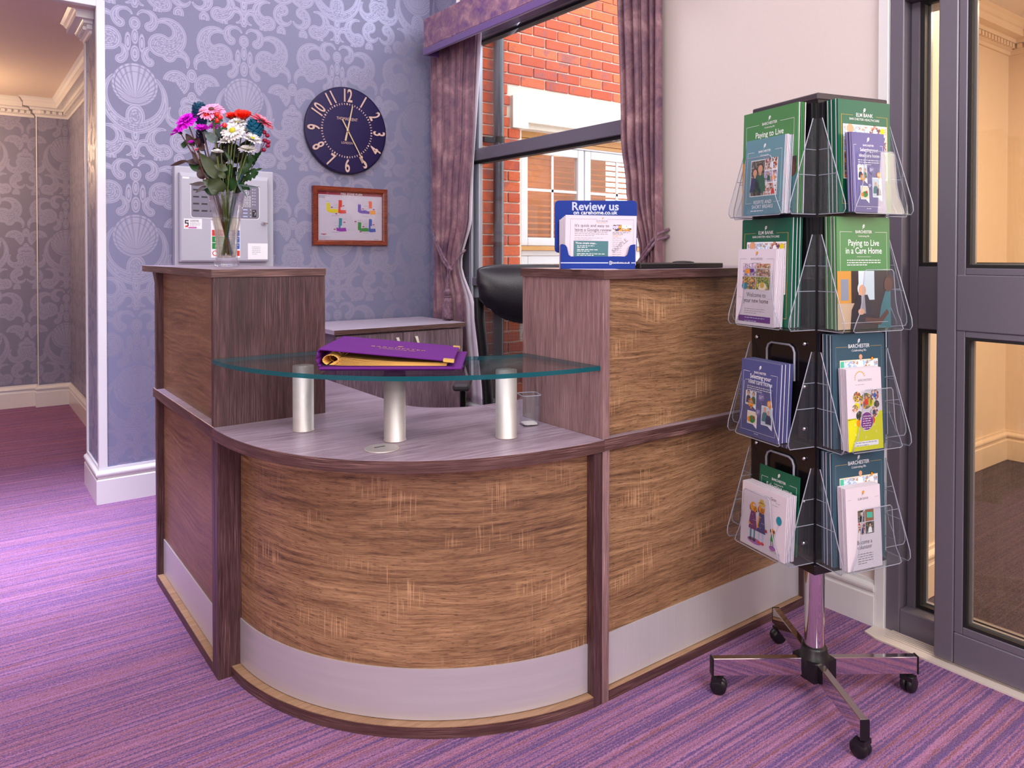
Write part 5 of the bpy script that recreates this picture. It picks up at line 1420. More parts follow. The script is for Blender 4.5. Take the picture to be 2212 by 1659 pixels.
for a, b_ in ((572, 287), (579, 294), (581, 308), (580, 316), (571, 325), (574, 305)):
    MB().ball(F(a, b_, .0), (5.5 * K, 5.5 * K, 4.5 * K), 10, 7).build('button', P_dark, o, local=True); MB().tube([F(a, b_ + 3, 0), F(560, 330, .01)], .0009, 5).build('twig', stem_brown, o, local=True)
o = flower_root('foliage_sprig', 'sprig of large dark glossy leaves in the middle of the vase', 'foliage')
stem(o, F(486, 318, .0), stem_pale, .003)
for a in (((484, 392, -.03), (446, 336, -.05), 26, leaf_olive), ((480, 388, -.01), (468, 322, -.02), 34, leaf_dark), ((484, 352, -.0), (500, 318, -.02), 26, leaf_dark), ((490, 414, -.05), (456, 394, -.07), 22, leaf_olive), ((492, 420, -.04), (472, 392, -.08), 34, leaf_olive), ((500, 412, -.02), (522, 388, -.05), 26, leaf_green),
          ((476, 372, .01), (462, 340, .01), 24, leaf_brown), ((482, 398, .01), (512, 362, .0), 30, leaf_dark), ((470, 408, .0), (458, 372, .0), 26, leaf_brown), ((470, 308, .0), (486, 300, -.02), 18, leaf_dark), ((495, 330, .01), (478, 306, .01), 24, leaf_dark), ((500, 400, .02), (485, 366, .02), 30, leaf_dark), ((492, 378, .02), (470, 352, .02), 30, leaf_brown), ((480, 340, .03), (456, 318, .03), 26, leaf_dark), ((498, 350, .03), (520, 330, .03), 26, leaf_dark), ((488, 330, .03), (476, 296, .03), 26, leaf_dark), ((508, 340, .02), (500, 308, .03), 24, leaf_dark), ((470, 352, .03), (446, 346, .02), 22, leaf_green), ((512, 376, .02), (534, 366, .01), 20, leaf_green), ((476, 420, -.02), (452, 412, -.04), 20, leaf_green), ((500, 384, -.03), (512, 358, -.05), 18, leaf_green), ((468, 388, -.02), (452, 368, -.04), 18, leaf_dark), ((510, 416, -.02), (536, 404, -.03), 20, leaf_dark), ((486, 300, .02), (466, 282, .02), 22, leaf_dark), ((520, 326, .03), (536, 300, .03), 22, leaf_dark)):
    leaf(o, F(*a[0]), F(*a[1]), a[2] * K, a[3])
o = flower_root('foliage_sprig', 'sprig of brown and green leaves spreading left over the alarm panel', 'foliage')
stem(o, F(436, 352, -.01), stem_brown, .0022)
for a in (((440, 352, -.01), (407, 352, -.02), 14, leaf_brown, .0), ((412, 350, -.02), (374, 361, -.02), 9, leaf_brown, .0), ((444, 372, -.01), (410, 350, -.01), 22, leaf_green, 0), ((452, 398, -.02), (420, 406, -.04), 10, leaf_brown, -.008), ((452, 404, -.02), (436, 420, -.05), 9, leaf_brown, 0), ((446, 390, -.02), (440, 362, -.03), 20, leaf_brown, 0), ((450, 366, -.01), (434, 336, -.01), 12, leaf_brown, 0)):
    leaf(o, F(*a[0]), F(*a[1]), a[2] * K, a[3], a[4])
o = flower_root('foliage_sprig', 'sprig of feathery green leaves spreading right beside the vase rim', 'foliage')
stem(o, F(548, 352, -.01), stem_green, .002)
for a in (((534, 392, -.02), (566, 374, -.03), 18, leaf_green, 0, .2, (0, -1, .3), 4), ((536, 376, -.02), (572, 366, -.02), 9, leaf_green, 0, .2, (0, -1, .3), 3), ((532, 366, -.01), (562, 342, -.02), 18, leaf_green, 0, .2, (0, -1, .3), 4), ((540, 350, 0), (568, 330, -.01), 14, leaf_green, 0, .2, (0, -1, .3), 4), ((520, 400, -.02), (552, 408, -.05), 14, leaf_green, .01, .2, (0, -1, .3), 4),
          ((522, 398, -.04), (552, 432, -.08), 5, leaf_grey, 0), ((524, 402, -.04), (576, 412, -.06), 4, leaf_grey, -.006), ((515, 372, -.02), (530, 392, -.04), 7, leaf_grey, 0), ((528, 352, 0), (545, 344, -.01), 12, leaf_green, 0), ((518, 362, .01), (536, 346, .02), 20, leaf_dark, 0), ((514, 392, .0), (534, 384, .0), 22, leaf_dark, 0), ((512, 350, .02), (530, 326, .02), 20, leaf_dark, 0)):
    leaf(o, F(*a[0]), F(*a[1]), a[2] * K, a[3], *a[4:])


# ------------------------------------------------------------------ revolving leaflet stand
SX, SY = 1.917, 1.156; SR_ = R(-13.9); S2 = .1215
st = thing('leaflet_stand', 'revolving four-sided leaflet stand with clear pockets on a chrome wheeled base', 'leaflet stand', (SX, SY, 0), SR_)
SM = WM[st.name]
black_gloss = pm('black_gloss_panel', (20, 17, 22), .18, var=.1)
MB().lathe([(.0265, .085), (.0265, .40)], (0, 0, 0), 28).build('pole', chrome, st, local=True)
MB().lathe([(.0, .048), (.040, .048), (.042, .070), (.042, .105), (.036, .112), (.034, .128), (.030, .135), (0, .135)], (0, 0, 0), 28, caps=False).box(-.040, .040, -.040, .040, .050, .104).build('hub', black_plastic, st, local=True)
cast = None
for k in range(4):
    a = R(-35.6 + 13.9 + 90 * k); T_ = Matrix.Rotation(a, 4, 'Z')
    lg = MB().box(.03, .286, -.0105, .0105, .053, .101, mat=T_).build('leg', chrome, st, bevel=.0015, local=True)
    MB().box(.286, .290, -.0110, .0110, .0525, .1015, mat=T_).build('end_cap', black_plastic, lg, local=True)
    W_ = T_ @ Matrix.Translation((.268, 0, .0225)) @ Matrix.Rotation(R(35 + 60 * k), 4, 'Z') @ Matrix.Rotation(R(90), 4, 'X')
    m = MB()
    for s in (-1, 1): m.lathe([(0, s * .002), (.021, s * .002), (.0222, s * .006), (.0222, s * .012), (.019, s * .0165), (.010, s * .0175), (0, s * .0175)][::s], (0, 0, 0), 24, caps=False, mat=W_)
    m.box(-.018, .010, .012, .0245, -.017, .017, mat=W_).lathe([(.005, .040), (.005, .054)], tuple(T_ @ Vector((.268, 0, 0))), 10)
    m.build('caster', black_plastic, lg, local=True)
MB().box(-.128, .128, -.128, .128, .398, .424).build('base_tray', black_gloss, st, bevel=.002, local=True)
MB().box(-.1225, .1225, -.1225, .1225, 1.618, 1.636).build('top_cap', pm('top_cap_grey', (62, 52, 58), .5), st, bevel=.003, local=True)
for k in range(4):
    T_ = Matrix.Rotation(R(90 * k), 4, 'Z')
    MB().box(-.1205, .1205, -.1215, -.1185, .424, 1.618, mat=T_).build('panel', black_gloss, st, local=True)
TZ = (1.325, 1.028, .727, .427)
# face k: 0 = local -y (right face in view), 1 = local -x (left face), 2 = local +y, 3 = local +x
FROT = (0, -90, 180, 90)
pk0 = None
for k in range(4):
    for ti, z0 in enumerate(TZ):
        T_ = Matrix.Rotation(R(FROT[k]), 4, 'Z') @ Matrix.Translation((0, -S2 - .0005, z0))
        if pk0 is None:
            # clear pocket: two wings, bottom, front tongue; u = x, outward = -y
            m = MB()
            wing = [(0, 0), (0, .245), (.010, .245), (.084, .028), (.086, .010), (.080, .0), (.0, 0)][:-1]
            for s in (-1, 1): m.prism(wing, s * .1165 - .0009, s * .1165 + .0009, lambda a, b_, h: (h, -a, b_))
            m.box(-.1150, .1150, -.080, -.001, .0, .002)
            tongue = [(-.080, 0), (.080, 0), (.086, .004), (.078, .022), (.066, .045), (.058, .075), (.050, .150), (.044, .156), (-.044, .156), (-.050, .150), (-.058, .075), (-.066, .045), (-.078, .022), (-.086, .004)]
            m.prism(tongue, .0835, .0852, lambda a, b_, h: (a, -h, b_))
            pk = m.build('acrylic_pocket', acry, st, local=True)
            r_ = MB()
            for s in (-1, 1): r_.tube([(s * .1165, -a, b_) for a, b_ in wing[2:] + [wing[0]]], .0013, 6); r_.tube([(s * .1165, 0, .10), (s * .1165, -.058, .10)], .0011, 6); r_.tube([(s * .1165, 0, .165), (s * .1165, -.036, .165)], .0010, 6)
            r_.tube([(a, -.0845, b_) for a, b_ in tongue], .0012, 6, closed=True)
            rr_ = r_.build('pocket_edge', acry_edge, pk, local=True)
            pk0 = (pk, rr_)
        else:
            pk = pk0[0].copy(); COL.objects.link(pk); rr_ = pk0[1].copy(); COL.objects.link(rr_); rr_.parent = pk
        pk.matrix_local = T_
# chrome fixings and carrying slots on the empty left-hand panels
stud = MB()
for z0 in TZ[2:]:
    for u, z in ((-.095, .262), (.085, .262), (.085, .150), (.085, .040)):
        T_ = Matrix.Rotation(R(-90), 4, 'Z') @ Matrix.Translation((u, -S2 - .0005, z0 + z)) @ Matrix.Rotation(R(90), 4, 'X')
        MB().lathe([(0, 0), (.0055, 0), (.0055, .004), (.003, .007), (0, .0075)], (0, 0, 0), 12, caps=False, mat=T_).build('stud', chrome, st, local=True)
    T_ = Matrix.Rotation(R(-90), 4, 'Z') @ Matrix.Translation((0, -S2 - .006, z0))
    MB().tube([tuple(T_ @ Vector(p)) for p in ((-.052, 0, .16), (-.052, 0, .235), (-.046, 0, .248), (-.034, 0, .254), (.034, 0, .254), (.046, 0, .248), (.052, 0, .235), (.052, 0, .16))], .003, 8).build('handle_loop', acry_edge, st, local=True)

# ---- brochures
B_sage = pm('cover_sage', (70, 128, 74), .35, var=.10, scale=7); B_green = pm('cover_green', (12, 92, 66), .35, var=.04); B_slate = pm('cover_slate', (52, 82, 98), .35, var=.05); B_teal = pm('cover_teal', (92, 136, 148), .35, var=.05)
B_violet = pm('cover_violet', (88, 82, 140), .35, var=.06); B_blue = pm('cover_blue_violet', (74, 80, 132), .35, var=.05); B_white = pm('cover_white', (216, 206, 214), .42, var=.015); B_lime = ink('ink_lime', (214, 212, 24)); gold = ink('ink_gold', (206, 170, 70)); B_purple = ink('ink_purple', (92, 34, 124)); I_pale = ink('ink_pale', (206, 220, 226)); I_dsk = ink('ink_dark_skin', (92, 58, 46)); I_hair = ink('ink_hair', (70, 48, 36)); I_cream = ink('ink_cream', (236, 220, 190)); B_mint = ink('ink_mint', (70, 190, 160))
ph1 = photo_mat('print_photo_b', [(60, 70, 44), (120, 110, 96), (40, 38, 46), (150, 150, 150), (92, 78, 58)], 40); ph2 = photo_mat('print_photo_c', [(220, 216, 214), (60, 60, 90), (206, 150, 110), (150, 40, 40), (240, 236, 230)], 40)
ph3 = photo_mat('print_photo_d', [(190, 170, 200), (120, 90, 130), (226, 216, 226), (150, 130, 110)], 40); ph4 = photo_mat('print_photo_e', [(60, 110, 60), (236, 170, 40), (200, 60, 30), (40, 90, 110), (230, 200, 150)], 46); ph5 = photo_mat('print_photo_f', [(206, 222, 236), (150, 180, 220), (240, 236, 232), (190, 140, 100)], 30)


def person(p, x, z, h, skin, hair, top, lift):
    p.poly([(x - .26 * h, z), (x + .26 * h, z), (x + .22 * h, z + .42 * h), (x + .10 * h, z + .58 * h), (x - .10 * h, z + .58 * h), (x - .22 * h, z + .42 * h)], top, lift)
    p.rect(x - .05 * h, z + .54 * h, x + .05 * h, z + .68 * h, skin, lift + 1); p.disc(x, z + .78 * h, .165 * h, hair, lift + 1, .92, 14); p.disc(x, z + .745 * h, .135 * h, skin, lift + 2, .82, 14)


def head_block(p, w_, h_, name, mat, gap, line=None, tag_='Celebrating life', top=.93, lw=.0007, sz=.0105, frame=True):
    z = h_ * top; line = line or mat
    p.leaf(0, z - .006, .013, mat, gap); p.text(name, 0, z - .021, sz, mat, 1, bold=.006, sx=.92); p.text(tag_, 0, z - .0305, sz * .62, mat, 1, res=1)
    e = .040; i = w_ * .44; zl = z - .018
    if frame:
        p.line(-i, zl, -e, zl, lw, line); p.line(e, zl, i, zl, lw, line)
    return zl, i


def d_sage(p, w_, h_):
    zl, i = head_block(p, w_, h_, 'BARCHESTER', I_white, B_sage)
    for s in (-1, 1): p.line(s * i, h_ * .06, s * i, zl, .0007, I_white)
    p.text('Paying to Live', 0, h_ * .745, .0225, I_white, 1, bold=.008, sx=.86); p.text('in a Care Home', 0, h_ * .675, .0225, I_white, 1, bold=.008, sx=.86)
    p.rect(-.024, h_ * .645, .024, h_ * .647, I_white); p.lines(-.058, .058, h_ * .615, 3, .006, .0020, I_white, seed=4)
    z1 = h_ * .52
    p.rect(-w_ / 2, 0.0005, w_ / 2, z1, ink('print_room_dark', (52, 40, 40)), 1)
    p.rect(-w_ / 2, z1 * .45, -.045, z1, ink('print_oak', (196, 140, 60)), 2); p.rect(-w_ / 2 + .012, z1 * .50, -.055, z1 * .86, ink('print_grey_blue', (128, 134, 150)), 3); p.rect(-.02, z1 * .5, .035, z1, I_pale, 2); p.rect(-w_ / 2, .0006, -.03, z1 * .45, ink('print_beige', (184, 160, 134)), 2)
    p.poly([(-.050, .0007), (.035, .0007), (.026, .055), (.010, .088), (-.022, .088), (-.045, .05)], ink('print_charcoal', (46, 40, 48)), 4); p.disc(-.008, .104, .0185, I_pale, 5, .9); p.disc(-.008, .0995, .0145, I_skin, 6, .85); p.poly([(-.012, .04), (.004, .04), (0, .087), (-.012, .087)], I_grey, 5); p.disc(-.012, .045, .008, I_skin, 6, 1.4)
    p.poly([(.045, .0007), (w_ / 2, .0007), (w_ / 2, .108), (.075, .100), (.058, .06)], I_teal2, 4); p.disc(.088, .118, .0215, I_hair, 5, .8); p.disc(.083, .113, .0185, I_dsk, 6, .8); p.poly([(.0, .018), (.055, .010), (.085, .040), (.078, .050), (.05, .026), (.002, .030)], I_dsk, 6)
    p.line(-i, h_ * .06, i, h_ * .06, .0006, I_white, 7)
def d_green(p, w_, h_):
    zl, i = head_block(p, w_, h_, 'ELM BANK', I_white, B_green, gold, 'BARCHESTER HEALTHCARE', sz=.0135)
    for s in (-1, 1): p.line(s * i, h_ * .08, s * i, zl, .0012, gold)
    p.line(-i, h_ * .08, i, h_ * .08, .0012, gold)
    p.rect(-.074, h_ * .30, .078, h_ * .785, I_white); p.rect(-.071, h_ * .55, .012, h_ * .772, ph5, 2); p.rect(.016, h_ * .55, .075, h_ * .772, ph2, 2); p.rect(-.071, h_ * .31, .075, h_ * .54, ph4, 2); p.disc(-.050, h_ * .745, .012, I_skin, 3)
    person(p, .035, h_ * .70, .028, I_skin, I_hair, I_white, 3); p.disc(.062, h_ * .74, .008, I_yellow, 3)
def d_teal(p, w_, h_):
    zl, i = head_block(p, w_, h_, 'BARCHESTER', I_white, B_teal, sz=.0085, top=.92)
    for s in (-1, 1): p.line(s * i, h_ * .16, s * i, zl, .0006, I_white)
    p.line(-i, h_ * .16, -.042, h_ * .16, .0006, I_white); p.line(.042, h_ * .16, i, h_ * .16, .0006, I_white)
    a0, a1, b0, b1 = -.050, .052, h_ * .245, h_ * .725
    p.rect(a0, b0, a1, b1, I_white); p.rect(a0 + .002, b0 + .002, .004, b1 - .002, ph1, 2)
    for j in range(3): p.rect(.006, b0 + .002 + j * .0335, a1 - .002, b0 + .0335 + j * .0335 - .001, (ph2, ph3, ph2)[j], 2)
    person(p, -.032, b0 + .012, .070, I_skin, I_hair, I_navy, 3); person(p, -.012, b0 + .012, .082, I_skin, I_hair, B_green, 3); p.rect(-.036, b0 + .002, -.028, b0 + .02, I_black, 3); p.rect(-.017, b0 + .002, -.008, b0 + .02, I_black, 3)
    person(p, .030, b0 + .074, .026, I_skin, I_hair, I_white, 3); person(p, .020, b0 + .040, .024, I_skin, I_grey, B_green, 3); person(p, .038, b0 + .040, .024, I_skin, I_hair, I_orange, 3); person(p, .038, b0 + .004, .026, I_skin, I_grey, I_red, 3)
    p.text('RESPITE AND', 0, h_ * .145, .0135, I_white, 1, sx=.86); p.text('SHORT BREAKS', 0, h_ * .085, .0135, I_white, 1, sx=.86); p.lines(-.044, .040, h_ * .055, 1, .005, .0022, I_white, seed=6)
def d_select(p, w_, h_, base, dl_=False):
    zl, i = head_block(p, w_, h_, 'BARCHESTER', I_white, base, sz=.0085 * (.8 if dl_ else 1), top=.935)
    for s in (-1, 1): p.line(s * i, h_ * .07, s * i, zl, .0006, I_white)
    p.line(-i, h_ * .07, i, h_ * .07, .0006, I_white)
    q = w_ / .148
    p.text('Selecting your', .002, h_ * .765, .0165 * q, I_white, 1, bold=.006, sx=.86); p.text('ideal care home', .002, h_ * .695, .0165 * q, I_white, 1, bold=.006, sx=.86); p.lines(-.048 * q, .048 * q, h_ * .655, 3, .0055, .0016, I_white, seed=7)
    def bub(x, z, r, m_): p.disc(x * q, z * h_, r * q, m_, 4); p.poly([(x * q - r * .3 * q, z * h_ - r * .7 * q), (x * q + r * .6 * q, z * h_ - r * .6 * q), (x * q + r * .2 * q, z * h_ - 1.5 * r * q)], m_, 4); p.lines((x - r * .6) * q, (x + r * .6) * q, z * h_ + .004 * q, 3, .0036 * q, .0011, I_white, 5)
    lv_ = ink('ink_mid_violet', (112, 104, 160))
    def pic(x0, z0, x1, z1, m_): p.rect(x0 * q, z0 * h_, x1 * q, z1 * h_, I_white, 2); p.rect((x0 + .002) * q, z0 * h_ + .002, (x1 - .002) * q, z1 * h_ - .002, m_, 3); p.poly([((x0 + .6 * (x1 - x0)) * q, z0 * h_), (x1 * q, z0 * h_), (x1 * q, z0 * h_ - .010)], I_white, 2)
    pic(-.052, .405, -.010, .59, ink('print_pale_room', (206, 216, 220))); person(p, -.040 * q, h_ * .43, .036 * q, I_skin, I_hair, I_navy, 4); person(p, -.020 * q, h_ * .43, .034 * q, I_skin, I_hair, B_green, 4)
    pic(-.042, .16, -.004, .33, I_cream); p.disc(-.022 * q, h_ * .225, .010 * q, I_green, 4, 1.2); p.disc(-.034 * q, h_ * .22, .007 * q, I_orange, 4); p.disc(-.016 * q, h_ * .25, .005 * q, I_red, 4)
    pic(.012, .19, .054, .44, ink('print_pale_blue', (196, 210, 222))); person(p, .026 * q, h_ * .24, .044 * q, I_skin, I_pale, I_teal2, 4); person(p, .040 * q, h_ * .215, .042 * q, I_skin, I_pale, I_navy, 5)
    bub(.010, .535, .0125, lv_); bub(.042, .475, .0095, I_orange); bub(-.030, .440, .0120, I_orange); bub(.0, .335, .0095, lv_); p.lines(-.012, .012, h_ * .045, 1, .004, .0012, I_white)
def d_welcome(p, w_, h_):
    zl, i = head_block(p, w_, h_, 'BARCHESTER', I_grey, B_white, I_grey, top=.965, sz=.0085)
    p.disc(0, h_ * .955, .0035, I_orange, 3)
    p.line(-i, h_ * .36, -i, zl, .0006, I_grey); p.line(i, h_ * .36, i, zl, .0006, I_grey); p.line(-i, h_ * .36, -.045, h_ * .36, .0006, I_grey); p.line(.045, h_ * .36, i, h_ * .36, .0006, I_grey)
    a, b_ = -.052, .054; zm = h_ * .645
    p.rect(a, zm + .001, -.001, h_ * .815, ph3); p.rect(.001, zm + .001, b_, h_ * .815, photo_mat('print_photo_g', [(190, 140, 110), (120, 80, 70), (220, 190, 170), (90, 110, 70)], 40)); p.rect(a, h_ * .475, -.001, zm - .001, ph4); p.rect(.001, h_ * .475, b_, zm - .001, photo_mat('print_photo_h', [(96, 130, 50), (60, 90, 40), (200, 170, 90), (150, 170, 90)], 40))
    p.disc(-.034, zm + .014, .007, I_orange, 2, 1.6); p.disc(-.016, zm + .016, .006, B_purple, 2, 1.5); p.disc(.026, h_ * .515, .011, I_cream, 2, 1.5); p.disc(.026, h_ * .535, .008, gold, 3); p.disc(.010, h_ * .525, .005, I_yellow, 2)
    p.disc(-.042, h_ * .515, .009, I_teal, 2, 1.3)
    p.text('Welcome to', .004, h_ * .375, .0170, I_dgrey, 1, sx=.86); p.text('your new home', .004, h_ * .300, .0170, I_dgrey, 1, bold=.006, sx=.88); p.lines(-.040, .040, h_ * .215, 3, .0055, .0014, I_grey, seed=12)
    p.rect(-.062, h_ * .045, .062, h_ * .125, B_purple); p.lines(-.036, .040, h_ * .098, 2, .0085, .0018, I_lav, 2)
def d_slate(p, w_, h_):
    zl, i = head_block(p, w_, h_, 'BARCHESTER', I_white, B_slate, gold, sz=.0135, top=.955)
    for s in (-1, 1): p.line(s * i, h_ * .1, s * i, zl, .0006, I_grey)
    p.rect(-.066, h_ * .30, .066, h_ * .775, I_cream); p.rect(-.064, h_ * .31, .064, h_ * .765, ph5, 2); person(p, .005, h_ * .69, .040, I_skin, I_skin, I_white, 3); person(p, .045, h_ * .70, .030, I_orange, I_hair, I_white, 3); p.rect(-.064, h_ * .70, -.052, h_ * .765, B_mint, 3)
def d_lime(p, w_, h_):
    p.rect(-w_ / 2, .0004, w_ / 2, h_ * .40, B_lime, 1); p.poly([(-w_ / 2, h_ * .40), (w_ / 2, h_ * .40), (w_ / 2, h_ * .47), (-w_ / 2, h_ * .38)], B_lime, 1)
    for k in range(11): t = R(190 - 17 * k); p.disc(-.014 + .0165 * math.cos(t), h_ * .885 + .0165 * math.sin(t), .0017, gold if k < 8 else I_orange)
    p.text("BARCHESTER'S", .003, h_ * .845, .0080, I_grey, 1, sx=.9); p.lines(-.03, .02, h_ * .805, 1, .004, .001, I_grey)
    for x, z, r, m_ in ((-.026, .66, .0135, ph4), (.004, .60, .0205, ph4), (.034, .665, .0150, ph2), (-.034, .52, .0100, ph2), (-.020, .43, .0115, ph1), (.030, .46, .0140, ph2), (.040, .55, .0095, ph1)): p.disc(x, h_ * z, r + .0012, I_white, 2); p.disc(x, h_ * z, r, m_, 3)
    for x, z, r, m_ in ((-.028, .545, .009, I_yellow), (.020, .575, .010, B_lime), (.022, .36, .010, I_red), (-.022, .34, .009, I_orange)): p.disc(x, h_ * z, r, m_, 3)
    person(p, .004, h_ * .555, .026, I_skin, I_hair, I_red, 4); person(p, .034, h_ * .635, .02, I_skin, I_hair, I_blue, 4); person(p, .030, h_ * .43, .02, I_skin, I_grey, I_navy, 4)
    p.disc(.004, h_ * .355, .0235, I_white, 4, .95); p.disc(.004, h_ * .355, .0225, ink('ink_plum', (126, 34, 128)), 5, .95); p.text('Celebrating', .004, h_ * .405, .0075, I_white, 6, res=1); p.lines(-.010, .018, h_ * .385, 6, .0058, .0017, I_white, 6)
    for x, z in ((-.034, .2), (.036, .22), (.0, .16), (-.02, .27), (.03, .30), (-.036, .32)): p.poly([(x + (.006 if k % 2 else .0026) * math.sin(R(36 * k)), h_ * z + (.006 if k % 2 else .0026) * math.cos(R(36 * k))) for k in range(10)], ink('ink_pale_lime', (226, 224, 96)), 3)
    p.poly(rrect(-.040, h_ * .055, .042, h_ * .115, .002, 2), I_white, 2); p.lines(-.034, .036, h_ * .097, 2, .0065, .0013, I_dgrey, 3)
def d_vol(p, w_, h_):
    zl, i = head_block(p, w_, h_, 'ELM BANK', I_grey, B_white, I_grey, ' ', top=.945, sz=.0085); p.disc(0, h_ * .935, .0035, I_orange, 3)
    a, b_ = -.020, .034; z0, z1 = h_ * .42, h_ * .715; zm = (z0 + z1) / 2
    p.rect(a, zm + .001, .003, z1, ph1); p.rect(.005, zm + .001, b_, z1, ink('print_brown', (150, 96, 60))); p.poly([(.010, zm + .010), (.030, zm + .008), (.030, zm + .022), (.010, zm + .024)], B_mint, 2); p.rect(a, z0, .003, zm - .001, ph2); p.rect(.005, z0, b_, zm - .001, ph1)
    person(p, -.008, z0 + .003, .024, I_skin, I_grey, I_navy, 3); person(p, .020, z0 + .002, .026, I_skin, I_hair, I_white, 3); person(p, -.008, zm + .003, .024, I_skin, I_pale, I_black, 3)
    p.text('Become a', .000, h_ * .305, .0150, I_dgrey, 1, sx=.86); p.text('volunteer', .000, h_ * .245, .0150, I_dgrey, 1, sx=.86); p.lines(-.024, .028, h_ * .185, 5, .0058, .0014, I_dgrey, seed=3)
def d_select_green(p, w_, h_):
    zl, i = head_block(p, w_, h_, 'BARCHESTER', I_white, B_green, sz=.0095, top=.945)
    for s in (-1, 1): p.line(s * i, h_ * .07, s * i, zl, .0007, I_white)
    p.text('Selecting your', .002, h_ * .735, .0195, I_white, 1, bold=.008, sx=.86); p.text('ideal care home', .002, h_ * .65, .0195, I_white, 1, bold=.008, sx=.86)
def d_dogs(p, w_, h_):
    p.text('making', .005, h_ * .880, .0062, I_grey, 1, align='LEFT', res=1); p.text('Gran', .026, h_ * .868, .0120, I_dgrey, 1, align='LEFT', sx=.86); p.lines(.046, .070, h_ * .850, 1, .005, .0014, I_grey); p.lines(.034, .070, h_ * .805, 1, .005, .0014, I_grey)
    ochre = ink('ink_ochre', (226, 146, 26)); coat = ink('ink_plum_coat', (104, 30, 98)); nav = ink('ink_navy_dress', (44, 52, 110)); brn = ink('ink_brown_ear', (92, 50, 60)); shade = ink('ink_violet_shade', (160, 90, 170))
    p.disc(-.028, h_ * .115, .008, shade, 1, 3.4); p.disc(.040, h_ * .135, .006, shade, 1, 2.0)
    for x, top, wd, m_ in ((-.036, .58, .026, coat), (-.004, .60, .027, nav)):
        z = h_ * .29; zt = h_ * top
        for s in (-1, 1): p.rect(x + s * .007 - .003, h_ * .135, x + s * .007 + .003, z + .01, I_teal if m_ is coat else I_lav, 2); p.disc(x + s * .007, h_ * .128, .0042, I_black if m_ is coat else I_red, 3, 1.5)
        p.poly([(x - wd * .62, z), (x + wd * .62, z), (x + wd * .34, zt), (x - wd * .34, zt)], m_, 3)
        for k in range(8): p.disc(x + (k % 4 - 1.5) * .006, z + .012 + .014 * (k // 2), .0009, I_white, 4)
        p.disc(x, zt + .012, .0125, ochre, 5, .95); p.disc(x + (.009 if m_ is coat else .003), zt + .006, .0075, ochre, 5); p.disc(x - .010, zt + .008, .0085, brn, 4, .55)
        p.disc(x + .002, zt + .017, .0026, I_white, 6); p.disc(x + .003, zt + .017, .0012, I_black, 7); p.disc(x + .008, zt + .017, .0024, I_white, 6); p.disc(x + .0085, zt + .017, .0011, I_black, 7); p.disc(x + (.013 if m_ is coat else .003), zt + .003, .0020, I_black if m_ is coat else I_red, 7)
        p.poly([(x - wd * .40, zt - .006), (x - wd * .58, z + .016), (x - wd * .42, z + .012), (x - wd * .22, zt - .010)], ochre if m_ is nav else coat, 4); p.disc(x - wd * .5, z + .013, .0036, ochre, 5)
    p.disc(-.004, h_ * .60 + .024, .0055, gold, 8, 2.4); p.poly([(-.013, h_ * .60 + .024), (.005, h_ * .60 + .024), (.002, h_ * .60 + .036), (-.010, h_ * .60 + .036)], gold, 8)
    p.poly([(.010, h_ * .33), (.020, h_ * .33), (.019, h_ * .375), (.011, h_ * .375)], I_crimson, 6)
    p.rect(.034, h_ * .15, .036, h_ * .25, I_navy, 2); p.rect(.041, h_ * .15, .043, h_ * .25, I_navy, 2); p.poly([(.032, h_ * .24), (.046, h_ * .24), (.043, h_ * .36), (.035, h_ * .36)], I_green, 3); p.disc(.039, h_ * .395, .0075, ochre, 4); p.disc(.033, h_ * .40, .0045, brn, 5, .6); p.disc(.045, h_ * .40, .0045, brn, 5, .6); p.disc(.041, h_ * .40, .0010, I_black, 6)
    p.disc(.060, h_ * .60, .0115, I_teal, 3, .85); p.line(.060, h_ * .54, .046, h_ * .33, .0006, I_grey, 2); p.leaf(.050, h_ * .115, .006, I_orange, B_white); p.text('BARCHESTER', .050, h_ * .075, .0062, I_grey, 1, res=1)


def brochure(face, tier, w_, h_, t_, n, gap, wout, u0, cover, design, name, lab, lab_rest, cat, group, tilt=3.0, dz=.003, wob=.0015, args=(), lean=0, edge=None):
    edge = cover not in (B_white, B_teal) if edge is None else edge
    """front copy first, then the copies behind it, towards the column"""
    if h_ > .25: tilt = 1.4
    rz = SR_ + R(FROT[face]); rr = random.Random(face * 7 + tier * 13 + int(w_ * 1000))
    for j in range(n):
        T_ = SM @ Matrix.Rotation(R(FROT[face]), 4, 'Z')
        base = T_ @ Vector((u0 + (rr.uniform(-wob, wob) if j else 0), -(S2 + wout) + j * gap, TZ[tier] + dz + (rr.uniform(0, wob) if j else 0)))
        if j == 0:
            o = thing(name, lab, cat, tuple(base), rz, group, R(-tilt))
            o.rotation_euler = (R(-tilt), R(lean), rz)
            m = MB()
            m.box(-w_ / 2, w_ / 2, 0, t_, 0, h_); m.m = [1, 1, 0, 1, 0, 0] if False else [1, 1, 0, 1, 0, 1]
            bo = m.build('body', [cover, paper_white], o, local=True)
            first = (o, bo)
            variants = [bo.data]
            if edge:
                me2 = bo.data.copy(); me2.materials[1] = cover; variants = [me2, bo.data, me2]; bo.data = me2
            if design:
                p = Print(lambda x, z, l: (x, -.00015 - l * .00022, z)); design(p, w_, h_, *args); p.build('cover_print', o) if False else None
                for mb, mat in p.b.values(): mb.build('cover_print', mat, o, local=True)
        else:
            o = thing(name, ORD[j] + ' ' + lab_rest.replace(' behind the front one', ' from the front').replace(' behind the front volunteer one', ' from the front, volunteer stack').replace(' behind the one with cartoon dogs', ' from the front, dog cartoon stack'), cat, tuple(base), rz, group, R(-tilt)); o.rotation_euler = (R(-tilt), R(lean + rr.uniform(-.3, .3)), rz)
            b2 = first[1].copy(); b2.data = variants[j % len(variants)]; COL.objects.link(b2); b2.parent = o


